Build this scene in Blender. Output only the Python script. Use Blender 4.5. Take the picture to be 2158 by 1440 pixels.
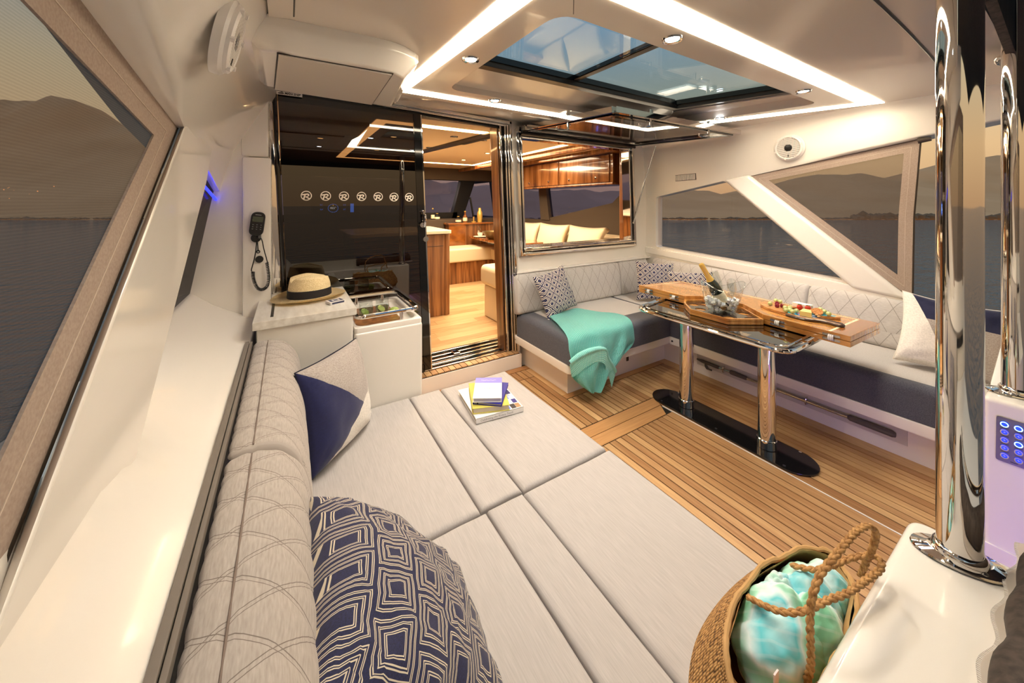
import bpy, bmesh, math, random
from mathutils import Vector, Matrix, noise
random.seed(7)
S = bpy.context.scene
COL = S.collection
for o in list(bpy.data.objects): bpy.data.objects.remove(o)
PI = math.pi

# ---------------------------------------------------------------- camera
cam = bpy.data.cameras.new('camera'); camo = bpy.data.objects.new('camera', cam); COL.objects.link(camo)
camo.location = (0, 0, 1.5); camo.rotation_euler = (PI/2, 0, math.radians(-31.8))
cam.sensor_width = 36; cam.lens = 763/2158*36; cam.shift_y = -(720-428)/2158
cam.clip_start = 0.02; cam.clip_end = 3000
S.camera = camo
# ---------------------------------------------------------------- node helpers
def lin(c):
    return tuple(((v/255)/12.92 if v/255 <= .04045 else ((v/255+.055)/1.055)**2.4) for v in c[:3]) + (1,)
def nd(nt, t, ins=None, **props):
    n = nt.nodes.new('ShaderNode'+t)
    for k, v in props.items(): setattr(n, k, v)
    for k, v in (ins or {}).items():
        s = n.inputs[k]
        if isinstance(v, bpy.types.NodeSocket): nt.links.new(v, s)
        else: s.default_value = v
    return n
def mth(nt, op, a, b=0.0, c=None):
    d = {0: a, 1: b}
    if c is not None: d[2] = c
    return nd(nt, 'Math', d, operation=op).outputs[0]
def ramp(nt, fac, stops, interp='LINEAR'):
    r = nd(nt, 'ValToRGB', {0: fac}); e = r.color_ramp.elements; r.color_ramp.interpolation = interp
    while len(e) < len(stops): e.new(.5)
    for i, (p, c) in enumerate(stops): e[i].position = p; e[i].color = c if len(c) == 4 else lin(c)
    return r.outputs[0]
def mixc(nt, f, a, b, bt='MIX'):
    n = nt.nodes.new('ShaderNodeMix'); n.data_type = 'RGBA'; n.blend_type = bt
    for i, v in ((0, f), (6, a), (7, b)):
        if isinstance(v, bpy.types.NodeSocket): nt.links.new(v, n.inputs[i])
        else: n.inputs[i].default_value = v
    return n.outputs[2]
def mat(name, col=(200, 200, 200), rough=.5, metal=0., coat=0., spec=.5, sheen=0., emit=None, estr=0., trans=0., ior=1.45):
    m = bpy.data.materials.new(name); m.use_nodes = True; nt = m.node_tree; nt.nodes.clear()
    p = nd(nt, 'BsdfPrincipled', {'Base Color': lin(col), 'Roughness': rough, 'Metallic': metal, 'Coat Weight': coat, 'Coat Roughness': .04,
        'Specular IOR Level': spec, 'Sheen Weight': sheen, 'Transmission Weight': trans, 'IOR': ior})
    if emit: p.inputs['Emission Color'].default_value = lin(emit); p.inputs['Emission Strength'].default_value = estr
    out = nd(nt, 'OutputMaterial', {0: p.outputs[0]})
    m['p'] = p.name
    return m
def parts_of(m): return m.node_tree, m.node_tree.nodes[m['p']]
def setcol(m, sock): nt, p = parts_of(m); nt.links.new(sock, p.inputs['Base Color'])
def bump(m, h, strength=.3, dist=.01):
    nt, p = parts_of(m); b = nd(nt, 'Bump', {'Height': h, 'Strength': strength, 'Distance': dist}); nt.links.new(b.outputs[0], p.inputs['Normal'])
def ocoord(m, scale=(1, 1, 1), which='Object', loc=None):
    nt = m.node_tree; c = nd(nt, 'TexCoord'); mp = nd(nt, 'Mapping', {'Vector': c.outputs[which], 'Scale': scale})
    if loc is not None: nt.links.new(loc, mp.inputs['Location'])
    return mp.outputs[0]
def noisy(m, a, b, scale=(10, 10, 10), detail=4, lo=.35, hi=.65, bmp=0, which='Object', bd=.002, rnd=False):
    nt = m.node_tree; loc = None
    if rnd:
        oi = nd(nt, 'ObjectInfo'); loc = nd(nt, 'CombineXYZ', {0: mth(nt, 'MULTIPLY', oi.outputs['Random'], 37.), 1: mth(nt, 'MULTIPLY', oi.outputs['Random'], 91.)}).outputs[0]
    n = nd(nt, 'TexNoise', {'Vector': ocoord(m, scale, which, loc), 'Scale': 1., 'Detail': detail})
    c = ramp(nt, n.outputs[0], [(lo, a), (hi, b)]); setcol(m, c)
    if bmp: bump(m, n.outputs[0], bmp, bd)
    return n.outputs[0], c

# ---------------------------------------------------------------- world: dusk sky over a lake
w = bpy.data.worlds.new('sky'); S.world = w; w.use_nodes = True; nt = w.node_tree; nt.nodes.clear()
tc = nd(nt, 'TexCoord'); sx = nd(nt, 'SeparateXYZ', {0: tc.outputs['Generated']})
sky = ramp(nt, sx.outputs[2], [(0.0, (178, 142, 104)), (.1, (200, 166, 122)), (.24, (188, 172, 140)), (.42, (148, 164, 170)), (.8, (118, 146, 172))])
bg = nd(nt, 'Background', {0: sky, 1: 1.25}); nd(nt, 'OutputWorld', {0: bg.outputs[0]})

S.view_settings.view_transform = 'Standard'; S.view_settings.look = 'None'; S.view_settings.gamma = 1.0
S.view_settings.use_curve_mapping = False; S.view_settings.exposure = 0.15
S.cycles.max_bounces = 10; S.cycles.transparent_max_bounces = 24; S.cycles.glossy_bounces = 6; S.cycles.diffuse_bounces = 5
S.cycles.sample_clamp_indirect = 6.0; S.cycles.caustics_reflective = False; S.cycles.caustics_refractive = False
S.cycles.use_denoising = True

# ---------------------------------------------------------------- geometry helpers
LOC = {}
def link(name, data, parent=None):
    o = bpy.data.objects.new(name, data); COL.objects.link(o)
    if parent is not None: o.parent = parent
    return o
def props(o, label=None, cat=None, group=None, kind=None):
    if label: o['label'] = label
    if cat: o['category'] = cat
    if group: o['group'] = group
    if kind: o['kind'] = kind
    return o
def thing(name, loc, label, cat, group=None, kind=None):
    o = link(name, None); o.location = loc; o.empty_display_size = .05; LOC[o.name] = Vector(loc)
    return props(o, label, cat, group, kind)
def finish(bm, smooth=32):
    bmesh.ops.recalc_face_normals(bm, faces=bm.faces[:])
    if smooth:
        a = math.radians(smooth)
        for f in bm.faces: f.smooth = True
        for e in bm.edges:
            if len(e.link_faces) == 2 and e.calc_face_angle(0) > a: e.smooth = False
def obj(name, bm, m, parent=None, label=None, cat=None, group=None, kind=None, smooth=32, origin=None):
    """links bm (built in world coordinates) as one mesh object; its origin is its parent's, or 'origin', or its own base"""
    finish(bm, smooth)
    if parent is not None: L = LOC[parent.name].copy()
    elif origin is not None: L = Vector(origin)
    else:
        xs = [v.co for v in bm.verts]; L = Vector(((min(c.x for c in xs)+max(c.x for c in xs))/2, (min(c.y for c in xs)+max(c.y for c in xs))/2, min(c.z for c in xs)))
    base = LOC[parent.name] if parent is not None else Vector((0, 0, 0))
    bm.transform(Matrix.Translation(-L))
    me = bpy.data.meshes.new(name); bm.to_mesh(me); bm.free()
    for k in (m if isinstance(m, (list, tuple)) else [m]): me.materials.append(k)
    o = link(name, me, parent)
    if smooth and 6 < len(me.polygons) < 1500: md = o.modifiers.new('wn', 'WEIGHTED_NORMAL'); md.keep_sharp = True
    o.location = L - base if parent is not None else L
    LOC[o.name] = L
    return props(o, label, cat, group, kind)
def clone(o, loc=None, parent=None):
    c = o.copy(); COL.objects.link(c)
    if parent is not None: c.parent = parent
    if loc is not None: c.location = loc; LOC[c.name] = Vector(loc)
    for ch in o.children: clone(ch, None, c)
    return c
def box(x0, x1, y0, y1, z0, z1, bev=0, seg=2, bm=None, mi=0):
    b = bmesh.new()
    v = [b.verts.new((x, y, z)) for x in (x0, x1) for y in (y0, y1) for z in (z0, z1)]
    for f in ((0, 1, 3, 2), (4, 6, 7, 5), (0, 4, 5, 1), (2, 3, 7, 6), (0, 2, 6, 4), (1, 5, 7, 3)):
        b.faces.new([v[i] for i in f]).material_index = mi
    bmesh.ops.recalc_face_normals(b, faces=b.faces[:])
    if bev: bmesh.ops.bevel(b, geom=b.edges[:], offset=bev, segments=seg, affect='EDGES', profile=.5)
    return join(bm, b)
def join(bm, b, M=None):
    if M is not None: b.transform(M)
    if bm is None: return b
    me = bpy.data.meshes.new('t'); b.to_mesh(me); b.free(); bm.from_mesh(me); bpy.data.meshes.remove(me); return bm
AX = {'X': lambda p, q, a: (a, p, q), 'Y': lambda p, q, a: (p, a, q), 'Z': lambda p, q, a: (p, q, a)}
def prism(poly, axis, a0, a1, holes=(), bev=0, seg=2, bm=None):
    b = bmesh.new(); f = AX[axis]; es = []
    for loop in [poly]+list(holes):
        vs = [b.verts.new(f(p, q, a0)) for p, q in loop]
        es += [b.edges.new((vs[i], vs[(i+1) % len(vs)])) for i in range(len(vs))]
    if holes: bmesh.ops.triangle_fill(b, use_beauty=True, use_dissolve=False, edges=es)
    else: b.faces.new(b.verts[:])
    r = bmesh.ops.extrude_face_region(b, geom=b.faces[:])
    d = Vector(f(0, 0, a1))-Vector(f(0, 0, a0))
    bmesh.ops.translate(b, verts=[g for g in r['geom'] if isinstance(g, bmesh.types.BMVert)], vec=d)
    bmesh.ops.recalc_face_normals(b, faces=b.faces[:])
    if bev:
        ed = [e for e in b.edges if len(e.link_faces) == 2 and e.calc_face_angle(0) > .6]
        bmesh.ops.bevel(b, geom=ed, offset=bev, segments=seg, affect='EDGES', profile=.5)
    return join(bm, b)
def tube(pts, r, n=10, closed=False, bm=None, cap=True, flat=1.0):
    b = bmesh.new(); P = [Vector(p) for p in pts]; N = len(P); rings = []
    up = None
    for i, p in enumerate(P):
        t = (P[(i+1) % N]-P[i-1]) if closed else (P[min(i+1, N-1)]-P[max(i-1, 0)])
        t.normalize()
        if up is None: up = t.orthogonal().normalized()
        up = (up-t*up.dot(t))
        if up.length < 1e-6: up = t.orthogonal()
        up.normalize(); s = t.cross(up); rr = r[i] if isinstance(r, (list, tuple)) else r
        rings.append([b.verts.new(p+(up*math.cos(2*PI*k/n)+s*math.sin(2*PI*k/n)*flat)*rr) for k in range(n)])
    for i in range(N if closed else N-1):
        A, B = rings[i], rings[(i+1) % N]
        for k in range(n): b.faces.new((A[k], A[(k+1) % n], B[(k+1) % n], B[k]))
    if not closed and cap: b.faces.new(rings[0][::-1]); b.faces.new(rings[-1])
    return join(bm, b)
def curve(pts, n=8, closed=False):
    P = [Vector(p) for p in pts]; N = len(P); out = []
    for i in range(N if closed else N-1):
        if closed: a, b, c, d = P[i-1], P[i], P[(i+1) % N], P[(i+2) % N]
        else: a, b, c, d = P[max(i-1, 0)], P[i], P[i+1], P[min(i+2, N-1)]
        for k in range(n):
            t = k/n
            out.append(.5*((2*b)+(c-a)*t+(2*a-5*b+4*c-d)*t*t+(3*b-a-3*c+d)*t**3))
    if not closed: out.append(P[-1])
    return out
def fillet(pts, r, n=5, closed=True):
    P = [Vector(p) for p in pts]; N = len(P); out = []
    for i in range(N):
        if not closed and i in (0, N-1): out.append(P[i]); continue
        a, b, c = P[i-1], P[i], P[(i+1) % N]; u = (a-b); v = (c-b); rr = min(r, u.length*.49, v.length*.49); u.normalize(); v.normalize()
        for k in range(n+1):
            t = k/n; p, q = b+u*rr, b+v*rr
            out.append((1-t)**2*p+2*t*(1-t)*b+t*t*q)
    return out
def fil2(pts, r, n=5): return [(p.x, p.y) for p in fillet([(a, b, 0) for a, b in pts], r, n)]
def lathe(prof, n=24, M=None, bm=None, cap=True):
    b = bmesh.new(); rings = []
    for r, z in prof:
        rings.append([b.verts.new((r*math.cos(2*PI*k/n), r*math.sin(2*PI*k/n), z)) for k in range(n)] if r > 1e-6 else [b.verts.new((0, 0, z))])
    for A, B in zip(rings, rings[1:]):
        for k in range(n):
            q = [A[k % len(A)], A[(k+1) % n % len(A)], B[(k+1) % n % len(B)], B[k % len(B)]]
            q = [v for i, v in enumerate(q) if v not in q[:i]]
            if len(q) > 2: b.faces.new(q)
    if cap:
        for R in (rings[0], rings[-1]):
            if len(R) > 2: b.faces.new(R)
    return join(bm, b, M)
def cyl(c, r, h, n=20, axis=(0, 0, 1), bm=None, bev=0):
    q = Vector((0, 0, 1)).rotation_difference(Vector(axis)).to_matrix().to_4x4()
    pr = [(r, 0), (r, h)] if not bev else [(r-bev, 0), (r, bev), (r, h-bev), (r-bev, h)]
    return lathe(pr, n, Matrix.Translation(c) @ q, bm)
def grid(fn, nu, nv, cu=False, uvf=None, bm=None, mi=0):
    """fn(i/nu, j/nv) -> point; cu closes the u direction; uvf gives texture coordinates"""
    b = bmesh.new(); uvl = b.loops.layers.uv.new('UVMap'); V = {}
    for i in range(nu if cu else nu+1):
        for j in range(nv+1): V[i, j] = b.verts.new(fn(i/nu, j/nv))
    for i in range(nu):
        for j in range(nv):
            ii = (i+1) % nu if cu else i+1
            f = b.faces.new((V[i, j], V[ii, j], V[ii, j+1], V[i, j+1])); f.material_index = mi
            if uvf:
                for l, (a, c) in zip(f.loops, ((i, j), (i+1, j), (i+1, j+1), (i, j+1))): l[uvl].uv = uvf(a/nu, c/nv)
    return join(bm, b)
def loft(rings, closed=True, capends=True, bm=None):
    b = bmesh.new(); R = [[b.verts.new(p) for p in r] for r in rings]; n = len(R[0])
    for A, B in zip(R, R[1:]):
        for k in range(n if closed else n-1): b.faces.new((A[k], A[(k+1) % n], B[(k+1) % n], B[k]))
    if closed and capends: b.faces.new(R[0][::-1]); b.faces.new(R[-1])
    return join(bm, b)
def rprism(poly, z0, z1, r, seg=5):
    """upright prism with a smoothly rounded top edge (rings of an inset outline)"""
    n = len(poly); P = [Vector(p) for p in poly]; ar = sum(P[i-1].x*P[i].y-P[i].x*P[i-1].y for i in range(n)); sg = 1 if ar > 0 else -1; off = []
    for i in range(n):
        d1, d2 = (P[i]-P[i-1]).normalized(), (P[(i+1) % n]-P[i]).normalized(); n1 = Vector((-d1.y, d1.x))*sg; n2 = Vector((-d2.y, d2.x))*sg; q = (n1+n2).normalized(); off.append(q/max(.4, q.dot(n1)))
    R = [[(p.x, p.y, z0) for p in P]]
    for k in range(seg+1):
        a = k/seg*PI/2; e = r*(1-math.cos(a)); R.append([(p.x+o.x*e, p.y+o.y*e, z1-r+r*math.sin(a)) for p, o in zip(P, off)])
    return loft(R)
def shear(bm):
    for v in bm.verts: v.co.x += .042*(1.5-v.co.z)
    return bm
def ball(c, r, sx=1, sy=1, sz=1, sub=2, bm=None):
    b = bmesh.new(); bmesh.ops.create_icosphere(b, subdivisions=sub, radius=r, matrix=Matrix.Translation(c) @ Matrix.Diagonal((sx, sy, sz, 1)))
    return join(bm, b)
def text_bm(txt, size, M, ext=.0004, shear_=0., spacing=1., bold=0.):
    cu = bpy.data.curves.new('t', 'FONT'); cu.body = txt; cu.size = size; cu.extrude = ext; cu.align_x = 'CENTER'; cu.align_y = 'CENTER'; cu.resolution_u = 3
    cu.shear = shear_; cu.space_character = spacing; cu.offset = bold
    o = bpy.data.objects.new('t', cu); COL.objects.link(o); dg = bpy.context.evaluated_depsgraph_get()
    me = bpy.data.meshes.new_from_object(o.evaluated_get(dg)); b = bmesh.new(); b.from_mesh(me)
    bpy.data.objects.remove(o); bpy.data.curves.remove(cu); bpy.data.meshes.remove(me)
    b.transform(M); return b
def basis(right, up, at):
    r = Vector(right).normalized(); u = Vector(up); u = (u-r*u.dot(r)).normalized(); n = r.cross(u)
    return Matrix(((r.x, u.x, n.x, at[0]), (r.y, u.y, n.y, at[1]), (r.z, u.z, n.z, at[2]), (0, 0, 0, 1)))
def pose(c, yaw, tilt, roll):
    return Matrix.Translation(c) @ Matrix.Rotation(yaw, 4, 'Z') @ Matrix.Rotation(-tilt, 4, 'X') @ Matrix.Rotation(-roll, 4, 'Y') @ Matrix.Rotation(PI/2, 4, 'X')

# ---------------------------------------------------------------- materials
gel = mat('white_gelcoat', (240, 235, 227), .16, coat=.5)
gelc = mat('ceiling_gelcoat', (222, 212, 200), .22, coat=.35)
chrome = mat('polished_steel', (225, 222, 218), .035, 1.0)
steel = mat('satin_steel', (190, 188, 184), .22, 1.0)
blackp = mat('black_plastic', (22, 22, 24), .35)
blackg = mat('black_gloss', (10, 10, 11), .06, coat=.5)
caulk = mat('black_caulk', (18, 16, 15), .6)
bronze = mat('bronze_frame', (78, 70, 62), .3, .6)
white = mat('white_plastic', (232, 228, 224), .35)
led_w = mat('warm_led_diffuser', (255, 240, 215), .5, emit=(255, 236, 205), estr=20.)
led_s = mat('saloon_led_diffuser', (255, 230, 190), .5, emit=(255, 205, 140), estr=16.)
led_d = mat('downlight_lens', (255, 255, 255), .5, emit=(240, 248, 255), estr=40.)
led_sd = mat('saloon_downlight_lens', (255, 240, 200), .5, emit=(255, 214, 150), estr=25.)
blue = mat('blue_led', (40, 60, 255), .4, emit=(30, 40, 255), estr=4.)
ring_w = mat('button_ring_glow', (200, 235, 255), .4, emit=(150, 215, 255), estr=3.)
btn_b = mat('blue_button_face', (50, 80, 255), .3, emit=(20, 60, 255), estr=.8)
cream = mat('cream_leather', (226, 211, 180), .45)
lining = mat('tan_cotton', (190, 150, 98), .8)
darkcan = mat('dark_canvas', (60, 52, 47), .75); noisy(darkcan, (50, 43, 39), (74, 64, 58), (60, 60, 8), 3)
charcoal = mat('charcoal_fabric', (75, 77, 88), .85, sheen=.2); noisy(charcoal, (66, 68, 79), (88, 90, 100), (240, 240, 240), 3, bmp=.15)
heather = mat('light_grey_fabric', (200, 194, 190), .9, sheen=.15); noisy(heather, (170, 164, 161), (186, 181, 178), (260, 14, 260), 4, .25, .75, bmp=.12, bd=.001)
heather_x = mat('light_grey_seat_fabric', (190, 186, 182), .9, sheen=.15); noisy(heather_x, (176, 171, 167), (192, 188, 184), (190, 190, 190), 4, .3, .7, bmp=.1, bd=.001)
def quilted(name, a, b, line, period, skew, stitch):
    m = mat(name, a, .9, sheen=.15); nt, p = parts_of(m)
    n = nd(nt, 'TexNoise', {'Vector': ocoord(m, (40, 240, 1), 'UV'), 'Scale': 1., 'Detail': 4.})
    base = ramp(nt, n.outputs[0], [(.3, a), (.7, b)])
    uv = nd(nt, 'TexCoord'); s = nd(nt, 'SeparateXYZ', {0: uv.outputs['UV']})
    ln = None
    for sg in (1, -1):
        q = mth(nt, 'MULTIPLY_ADD', s.outputs[1], sg/skew, 0.0); q = mth(nt, 'ADD', mth(nt, 'DIVIDE', s.outputs[0], period), q)
        d = mth(nt, 'MULTIPLY', mth(nt, 'PINGPONG', q, .5), period)
        if stitch:
            d = mth(nt, 'ABSOLUTE', mth(nt, 'SUBTRACT', d, .0045)); k = mth(nt, 'LESS_THAN', d, .0009)
        else: k = mth(nt, 'LESS_THAN', d, .0022)
        ln = k if ln is None else mth(nt, 'MAXIMUM', ln, k)
    ln = mth(nt, 'MULTIPLY', ln, mth(nt, 'GREATER_THAN', s.outputs[1], 0.0))
    setcol(m, mixc(nt, mth(nt, 'MULTIPLY', ln, .75), base, lin(line)))
    return m
QL, QSL = .115, .30
quilt_l = quilted('quilted_grey_fabric', (160, 151, 143), (180, 172, 165), (92, 80, 73), .106, .20, True)
QR, QSR = .115, .21
quilt_r = quilted('quilted_grey_bench_fabric', (180, 175, 170), (198, 193, 189), (134, 126, 120), QR, QSR, False)
teak = mat('teak_plank', (190, 140, 85), .42)
def wood_var(m, dark, light, scale, rnd=.75):
    nt, p = parts_of(m); oi = nd(nt, 'ObjectInfo')
    loc = nd(nt, 'CombineXYZ', {0: mth(nt, 'MULTIPLY', oi.outputs['Random'], 37.), 1: mth(nt, 'MULTIPLY', oi.outputs['Random'], 91.)}).outputs[0]
    n = nd(nt, 'TexNoise', {'Vector': ocoord(m, scale, 'Object', loc), 'Scale': 1., 'Detail': 5., 'Distortion': .4})
    f = mth(nt, 'ADD', mth(nt, 'MULTIPLY', oi.outputs['Random'], rnd), mth(nt, 'MULTIPLY', mth(nt, 'SUBTRACT', n.outputs[0], .35), 1.0))
    c = ramp(nt, f, [(.05, dark), (.95, light)]); setcol(m, c); bump(m, n.outputs[0], .08, .002); return c
wood_var(teak, (150, 106, 66), (206, 168, 120), (70, 4, 70))
teakx = mat('teak_plank_cross', (190, 140, 85), .42); wood_var(teakx, (150, 100, 58), (196, 148, 96), (4, 70, 70))
varn = mat('varnished_teak', (170, 108, 42), .25, coat=1.0); noisy(varn, (158, 98, 40), (208, 150, 78), (45, 3., 9), 5, .3, .7)
varnd = mat('varnished_teak_edge', (130, 70, 25), .25, coat=1.0); noisy(varnd, (118, 66, 24), (152, 92, 38), (6, 24, 10), 4)
inlay = mat('maple_inlay', (236, 222, 186), .3, coat=.8)
walnut = mat('walnut_veneer', (130, 75, 35), .3, coat=.6)
def walnut_nodes(m, scale=(26, 26, 1.2)):
    nt, p = parts_of(m); n = nd(nt, 'TexNoise', {'Vector': ocoord(m, scale), 'Scale': 1., 'Detail': 6., 'Distortion': .6})
    setcol(m, ramp(nt, n.outputs[0], [(.3, (72, 38, 16)), (.5, (130, 82, 44)), (.7, (168, 116, 68))]))
walnut_nodes(walnut)
oak = mat('oak_plank', (200, 165, 115), .4); wood_var(oak, (176, 138, 94), (222, 190, 144), (4, 40, 40), .6)
def glass(name, tint=(255, 255, 255), refl=.08, rough=0.0, ior=1.5, amt=1.0):
    m = bpy.data.materials.new(name); m.use_nodes = True; nt = m.node_tree; nt.nodes.clear()
    lw = nd(nt, 'LayerWeight', {0: .5}); k = mth(nt, 'POWER', lw.outputs['Facing'], 5.); f = mth(nt, 'MINIMUM', mth(nt, 'MULTIPLY_ADD', k, .9*amt, refl+.04*amt), 1.0)
    t = nd(nt, 'BsdfTransparent', {0: lin(tint)}); g = nd(nt, 'BsdfGlossy', {0: (1, 1, 1, 1), 'Roughness': rough})
    x = nd(nt, 'MixShader', {0: f, 1: t.outputs[0], 2: g.outputs[0]}); nd(nt, 'OutputMaterial', {0: x.outputs[0]}); return m
clear = glass('clear_glass', (246, 248, 248), .02, amt=.9)
acryl = glass('clear_acrylic', (240, 244, 246), .05, amt=1.1)
doorg = glass('tinted_door_glass', (116, 108, 100), .03, amt=1.2)
wing = glass('side_window_glass', (240, 233, 231), .02, amt=.6)
wingl = glass('left_window_glass', (150, 140, 132), .01, amt=.15)
salg = glass('tinted_saloon_glass', (205, 205, 232), .02, amt=.4)
roofg = glass('tinted_roof_glass', (212, 228, 240), .03, amt=.45)
shelfg = glass('smoked_shelf_glass', (70, 62, 55), .12, amt=1.5)
def screen_mat(name, col, tr):
    m = bpy.data.materials.new(name); m.use_nodes = True; nt = m.node_tree; nt.nodes.clear()
    c = nd(nt, 'TexCoord'); wv = nd(nt, 'TexWave', {'Vector': c.outputs['Object'], 'Scale': 60., 'Distortion': .3}, bands_direction='Z')
    t = nd(nt, 'BsdfTransparent'); d = nd(nt, 'BsdfDiffuse', {0: lin(col)})
    x = nd(nt, 'MixShader', {0: mth(nt, 'MULTIPLY_ADD', wv.outputs[0], -.06, 1-tr+.03), 1: t.outputs[0], 2: d.outputs[0]}); nd(nt, 'OutputMaterial', {0: x.outputs[0]}); return m
screen = screen_mat('mesh_screen', (118, 104, 95), .45)
hem = mat('screen_hem', (168, 148, 134), .85); noisy(hem, (158, 140, 128), (171, 154, 141), (150, 150, 150), 3, bmp=.2)
def geo_pattern(name, pitch, navy, ivory, rot=0., th=.05, brick=True, rings=((.20, .25), (.31, .36), (.43, .47))):
    m = mat(name, navy, .85, sheen=.2); nt, p = parts_of(m)
    c = nd(nt, 'TexCoord'); mp = nd(nt, 'Mapping', {'Vector': c.outputs['UV'], 'Rotation': (0, 0, rot), 'Scale': (1/pitch, 1/pitch, 1)})
    s = nd(nt, 'SeparateXYZ', {0: mp.outputs[0]}); x, y = s.outputs[0], s.outputs[1]
    if brick: x = mth(nt, 'ADD', x, mth(nt, 'MULTIPLY', mth(nt, 'FLOOR', y), .5))
    fx = mth(nt, 'ABSOLUTE', mth(nt, 'SUBTRACT', mth(nt, 'FRACT', x), .5)); fy = mth(nt, 'ABSOLUTE', mth(nt, 'SUBTRACT', mth(nt, 'FRACT', y), .5))
    r = mth(nt, 'MAXIMUM', fx, fy); k = None
    for a, b in rings:
        q = mth(nt, 'MULTIPLY', mth(nt, 'GREATER_THAN', r, a), mth(nt, 'LESS_THAN', r, b)); k = q if k is None else mth(nt, 'MAXIMUM', k, q)
    n = nd(nt, 'TexNoise', {'Vector': c.outputs['UV'], 'Scale': 400.})
    nv = ramp(nt, n.outputs[0], [(.3, tuple(v*.8 for v in navy)), (.7, tuple(min(255, v*1.2) for v in navy))])
    setcol(m, mixc(nt, k, nv, lin(ivory))); bump(m, k, .3, .002); return m
geo_big = geo_pattern('navy_lattice_fabric', .094, (27, 30, 66), (206, 194, 172), .06, rings=((.165, .182), (.20, .217), (.285, .302), (.32, .337), (.40, .417), (.435, .452)))
geo_small = geo_pattern('navy_diamond_fabric', .066, (40, 44, 80), (226, 218, 204), PI/4+.1, brick=False, rings=((.2, .275), (.365, .43)))
navy = mat('navy_velvet', (34, 40, 92), .8, sheen=.5); noisy(navy, (28, 33, 78), (44, 50, 108), (40, 40, 40), 4)
greyf = mat('grey_plush', (165, 155, 148), .95, sheen=.4); noisy(greyf, (142, 132, 126), (186, 176, 168), (90, 90, 90), 4, bmp=.3)
ivory = mat('ivory_cotton', (232, 226, 216), .85)
navyd = mat('dark_navy_back', (24, 26, 46), .85)
# ================================================================ SURROUNDINGS
DIR = Vector((.527, .85, 0)); RGT = Vector((.85, -.527, 0))
def far(l, d, z): return DIR*d+RGT*l+Vector((0, 0, z))
water = mat('lake_water', (92, 118, 130), .06, spec=.5, ior=1.33)
_nt, _p = parts_of(water)
_c = nd(_nt, 'TexCoord'); _m1 = nd(_nt, 'Mapping', {'Vector': _c.outputs['Object'], 'Rotation': (0, 0, .55), 'Scale': (.5, 1.5, 1)})
_n1 = nd(_nt, 'TexNoise', {'Vector': _m1.outputs[0], 'Scale': 1.1, 'Detail': 6., 'Roughness': .6})
_b = nd(_nt, 'Bump', {'Height': _n1.outputs[0], 'Strength': 1., 'Distance': 1.3}); _nt.links.new(_b.outputs[0], _p.inputs['Normal'])
b = bmesh.new(); b.faces.new([b.verts.new(far(l, d, -1.3)) for l, d in ((-420, -300), (420, -300), (420, 59.5), (-420, 59.5))])
obj('lake', b, water, kind='structure', label='dark rippled lake water around the boat at dusk', cat='water', origin=(0, 0, -1.3))
hill = mat('hazy_hillside', (214, 164, 118), .95); noisy(hill, (206, 156, 110), (222, 172, 126), (.05, .05, .08), 5)
shorem = mat('shore_trees', (120, 98, 78), .95)
prof = [(-900, 250), (-300, 240), (0, 213), (70, 211), (100, 206), (135, 203), (160, 212), (190, 235), (240, 262), (330, 280), (420, 300), (600, 330), (900, 380), (1100, 400), (1390, 405), (1450, 398),
        (1525, 412), (1590, 398), (1642, 394), (1680, 378), (1715, 368), (1765, 369), (1800, 365), (1815, 367), (1846, 386), (1880, 387), (1905, 381), (1925, 374), (1951, 358), (2000, 345), (2080, 330), (2158, 322), (2500, 300), (3000, 330)]
prof = [((x-1079)/763*110, 1.5+(428-y)/763*110) for x, y in prof]
def ridge(l):
    for (a, p), (c, q) in zip(prof, prof[1:]):
        if a <= l <= c: return p+(q-p)*(l-a)/(c-a)
    return 10
def hillpt(u, v):
    l = -280+560*u; h = ridge(max(-280, min(272, l)))+noise.noise(Vector((l*.21, 3.1, 0)))*.9
    k = min(v*1.6, 1)**1.25 if v < .625 else math.cos((v-.625)/.375*PI/2)
    n = noise.noise(Vector((l*.05, v*4, 1)))*3*(1-abs(2*v-1.25))
    return far(l, 62+48*min(v*1.6, 1)+(40*(v-.625)/.375 if v > .625 else 0)+n, -1.4+(h+1.4)*max(k, 0))
obj('hills', grid(hillpt, 360, 16), hill, kind='structure', label='hazy brown hills beyond the far shore of the lake', cat='hills', smooth=180, origin=(0, 0, -1.4))
rt = random.Random(3); b = bmesh.new()
for i in range(1500):
    l = rt.uniform(-230, 230); hgt = rt.uniform(.35, .8)*(1.5 if rt.random() < .05 else 1)*(.42 if l < 58 else 1.15)
    cone = bmesh.new(); bmesh.ops.create_icosphere(cone, subdivisions=1, radius=1, matrix=Matrix.Translation(far(l, 60.5+rt.random()*2, -1.3+hgt*.5)) @ Matrix.Diagonal((rt.uniform(.3, .7), rt.uniform(.5, 1.), hgt*.7, 1)))
    join(b, cone)
obj('shore_trees', b, shorem, kind='stuff', label='dark line of trees along the far lake shore', cat='trees', origin=(0, 0, -1.3))
townm = mat('town_lights', (255, 170, 100), .5, emit=(255, 160, 95), estr=1.1)
b = bmesh.new()
for i in range(150):
    l = rt.uniform(-165, -95); d = 63+rt.random()**2*14; ball(far(l, d, -1.0+(d-62)/48*20*rt.uniform(.75, 1.0)+.6), rt.uniform(.05, .12), sub=1, bm=b)
obj('shore_lights', b, townm, kind='stuff', label='scattered orange town lights on the far hillside', cat='lights', origin=(0, 0, 0))

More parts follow.
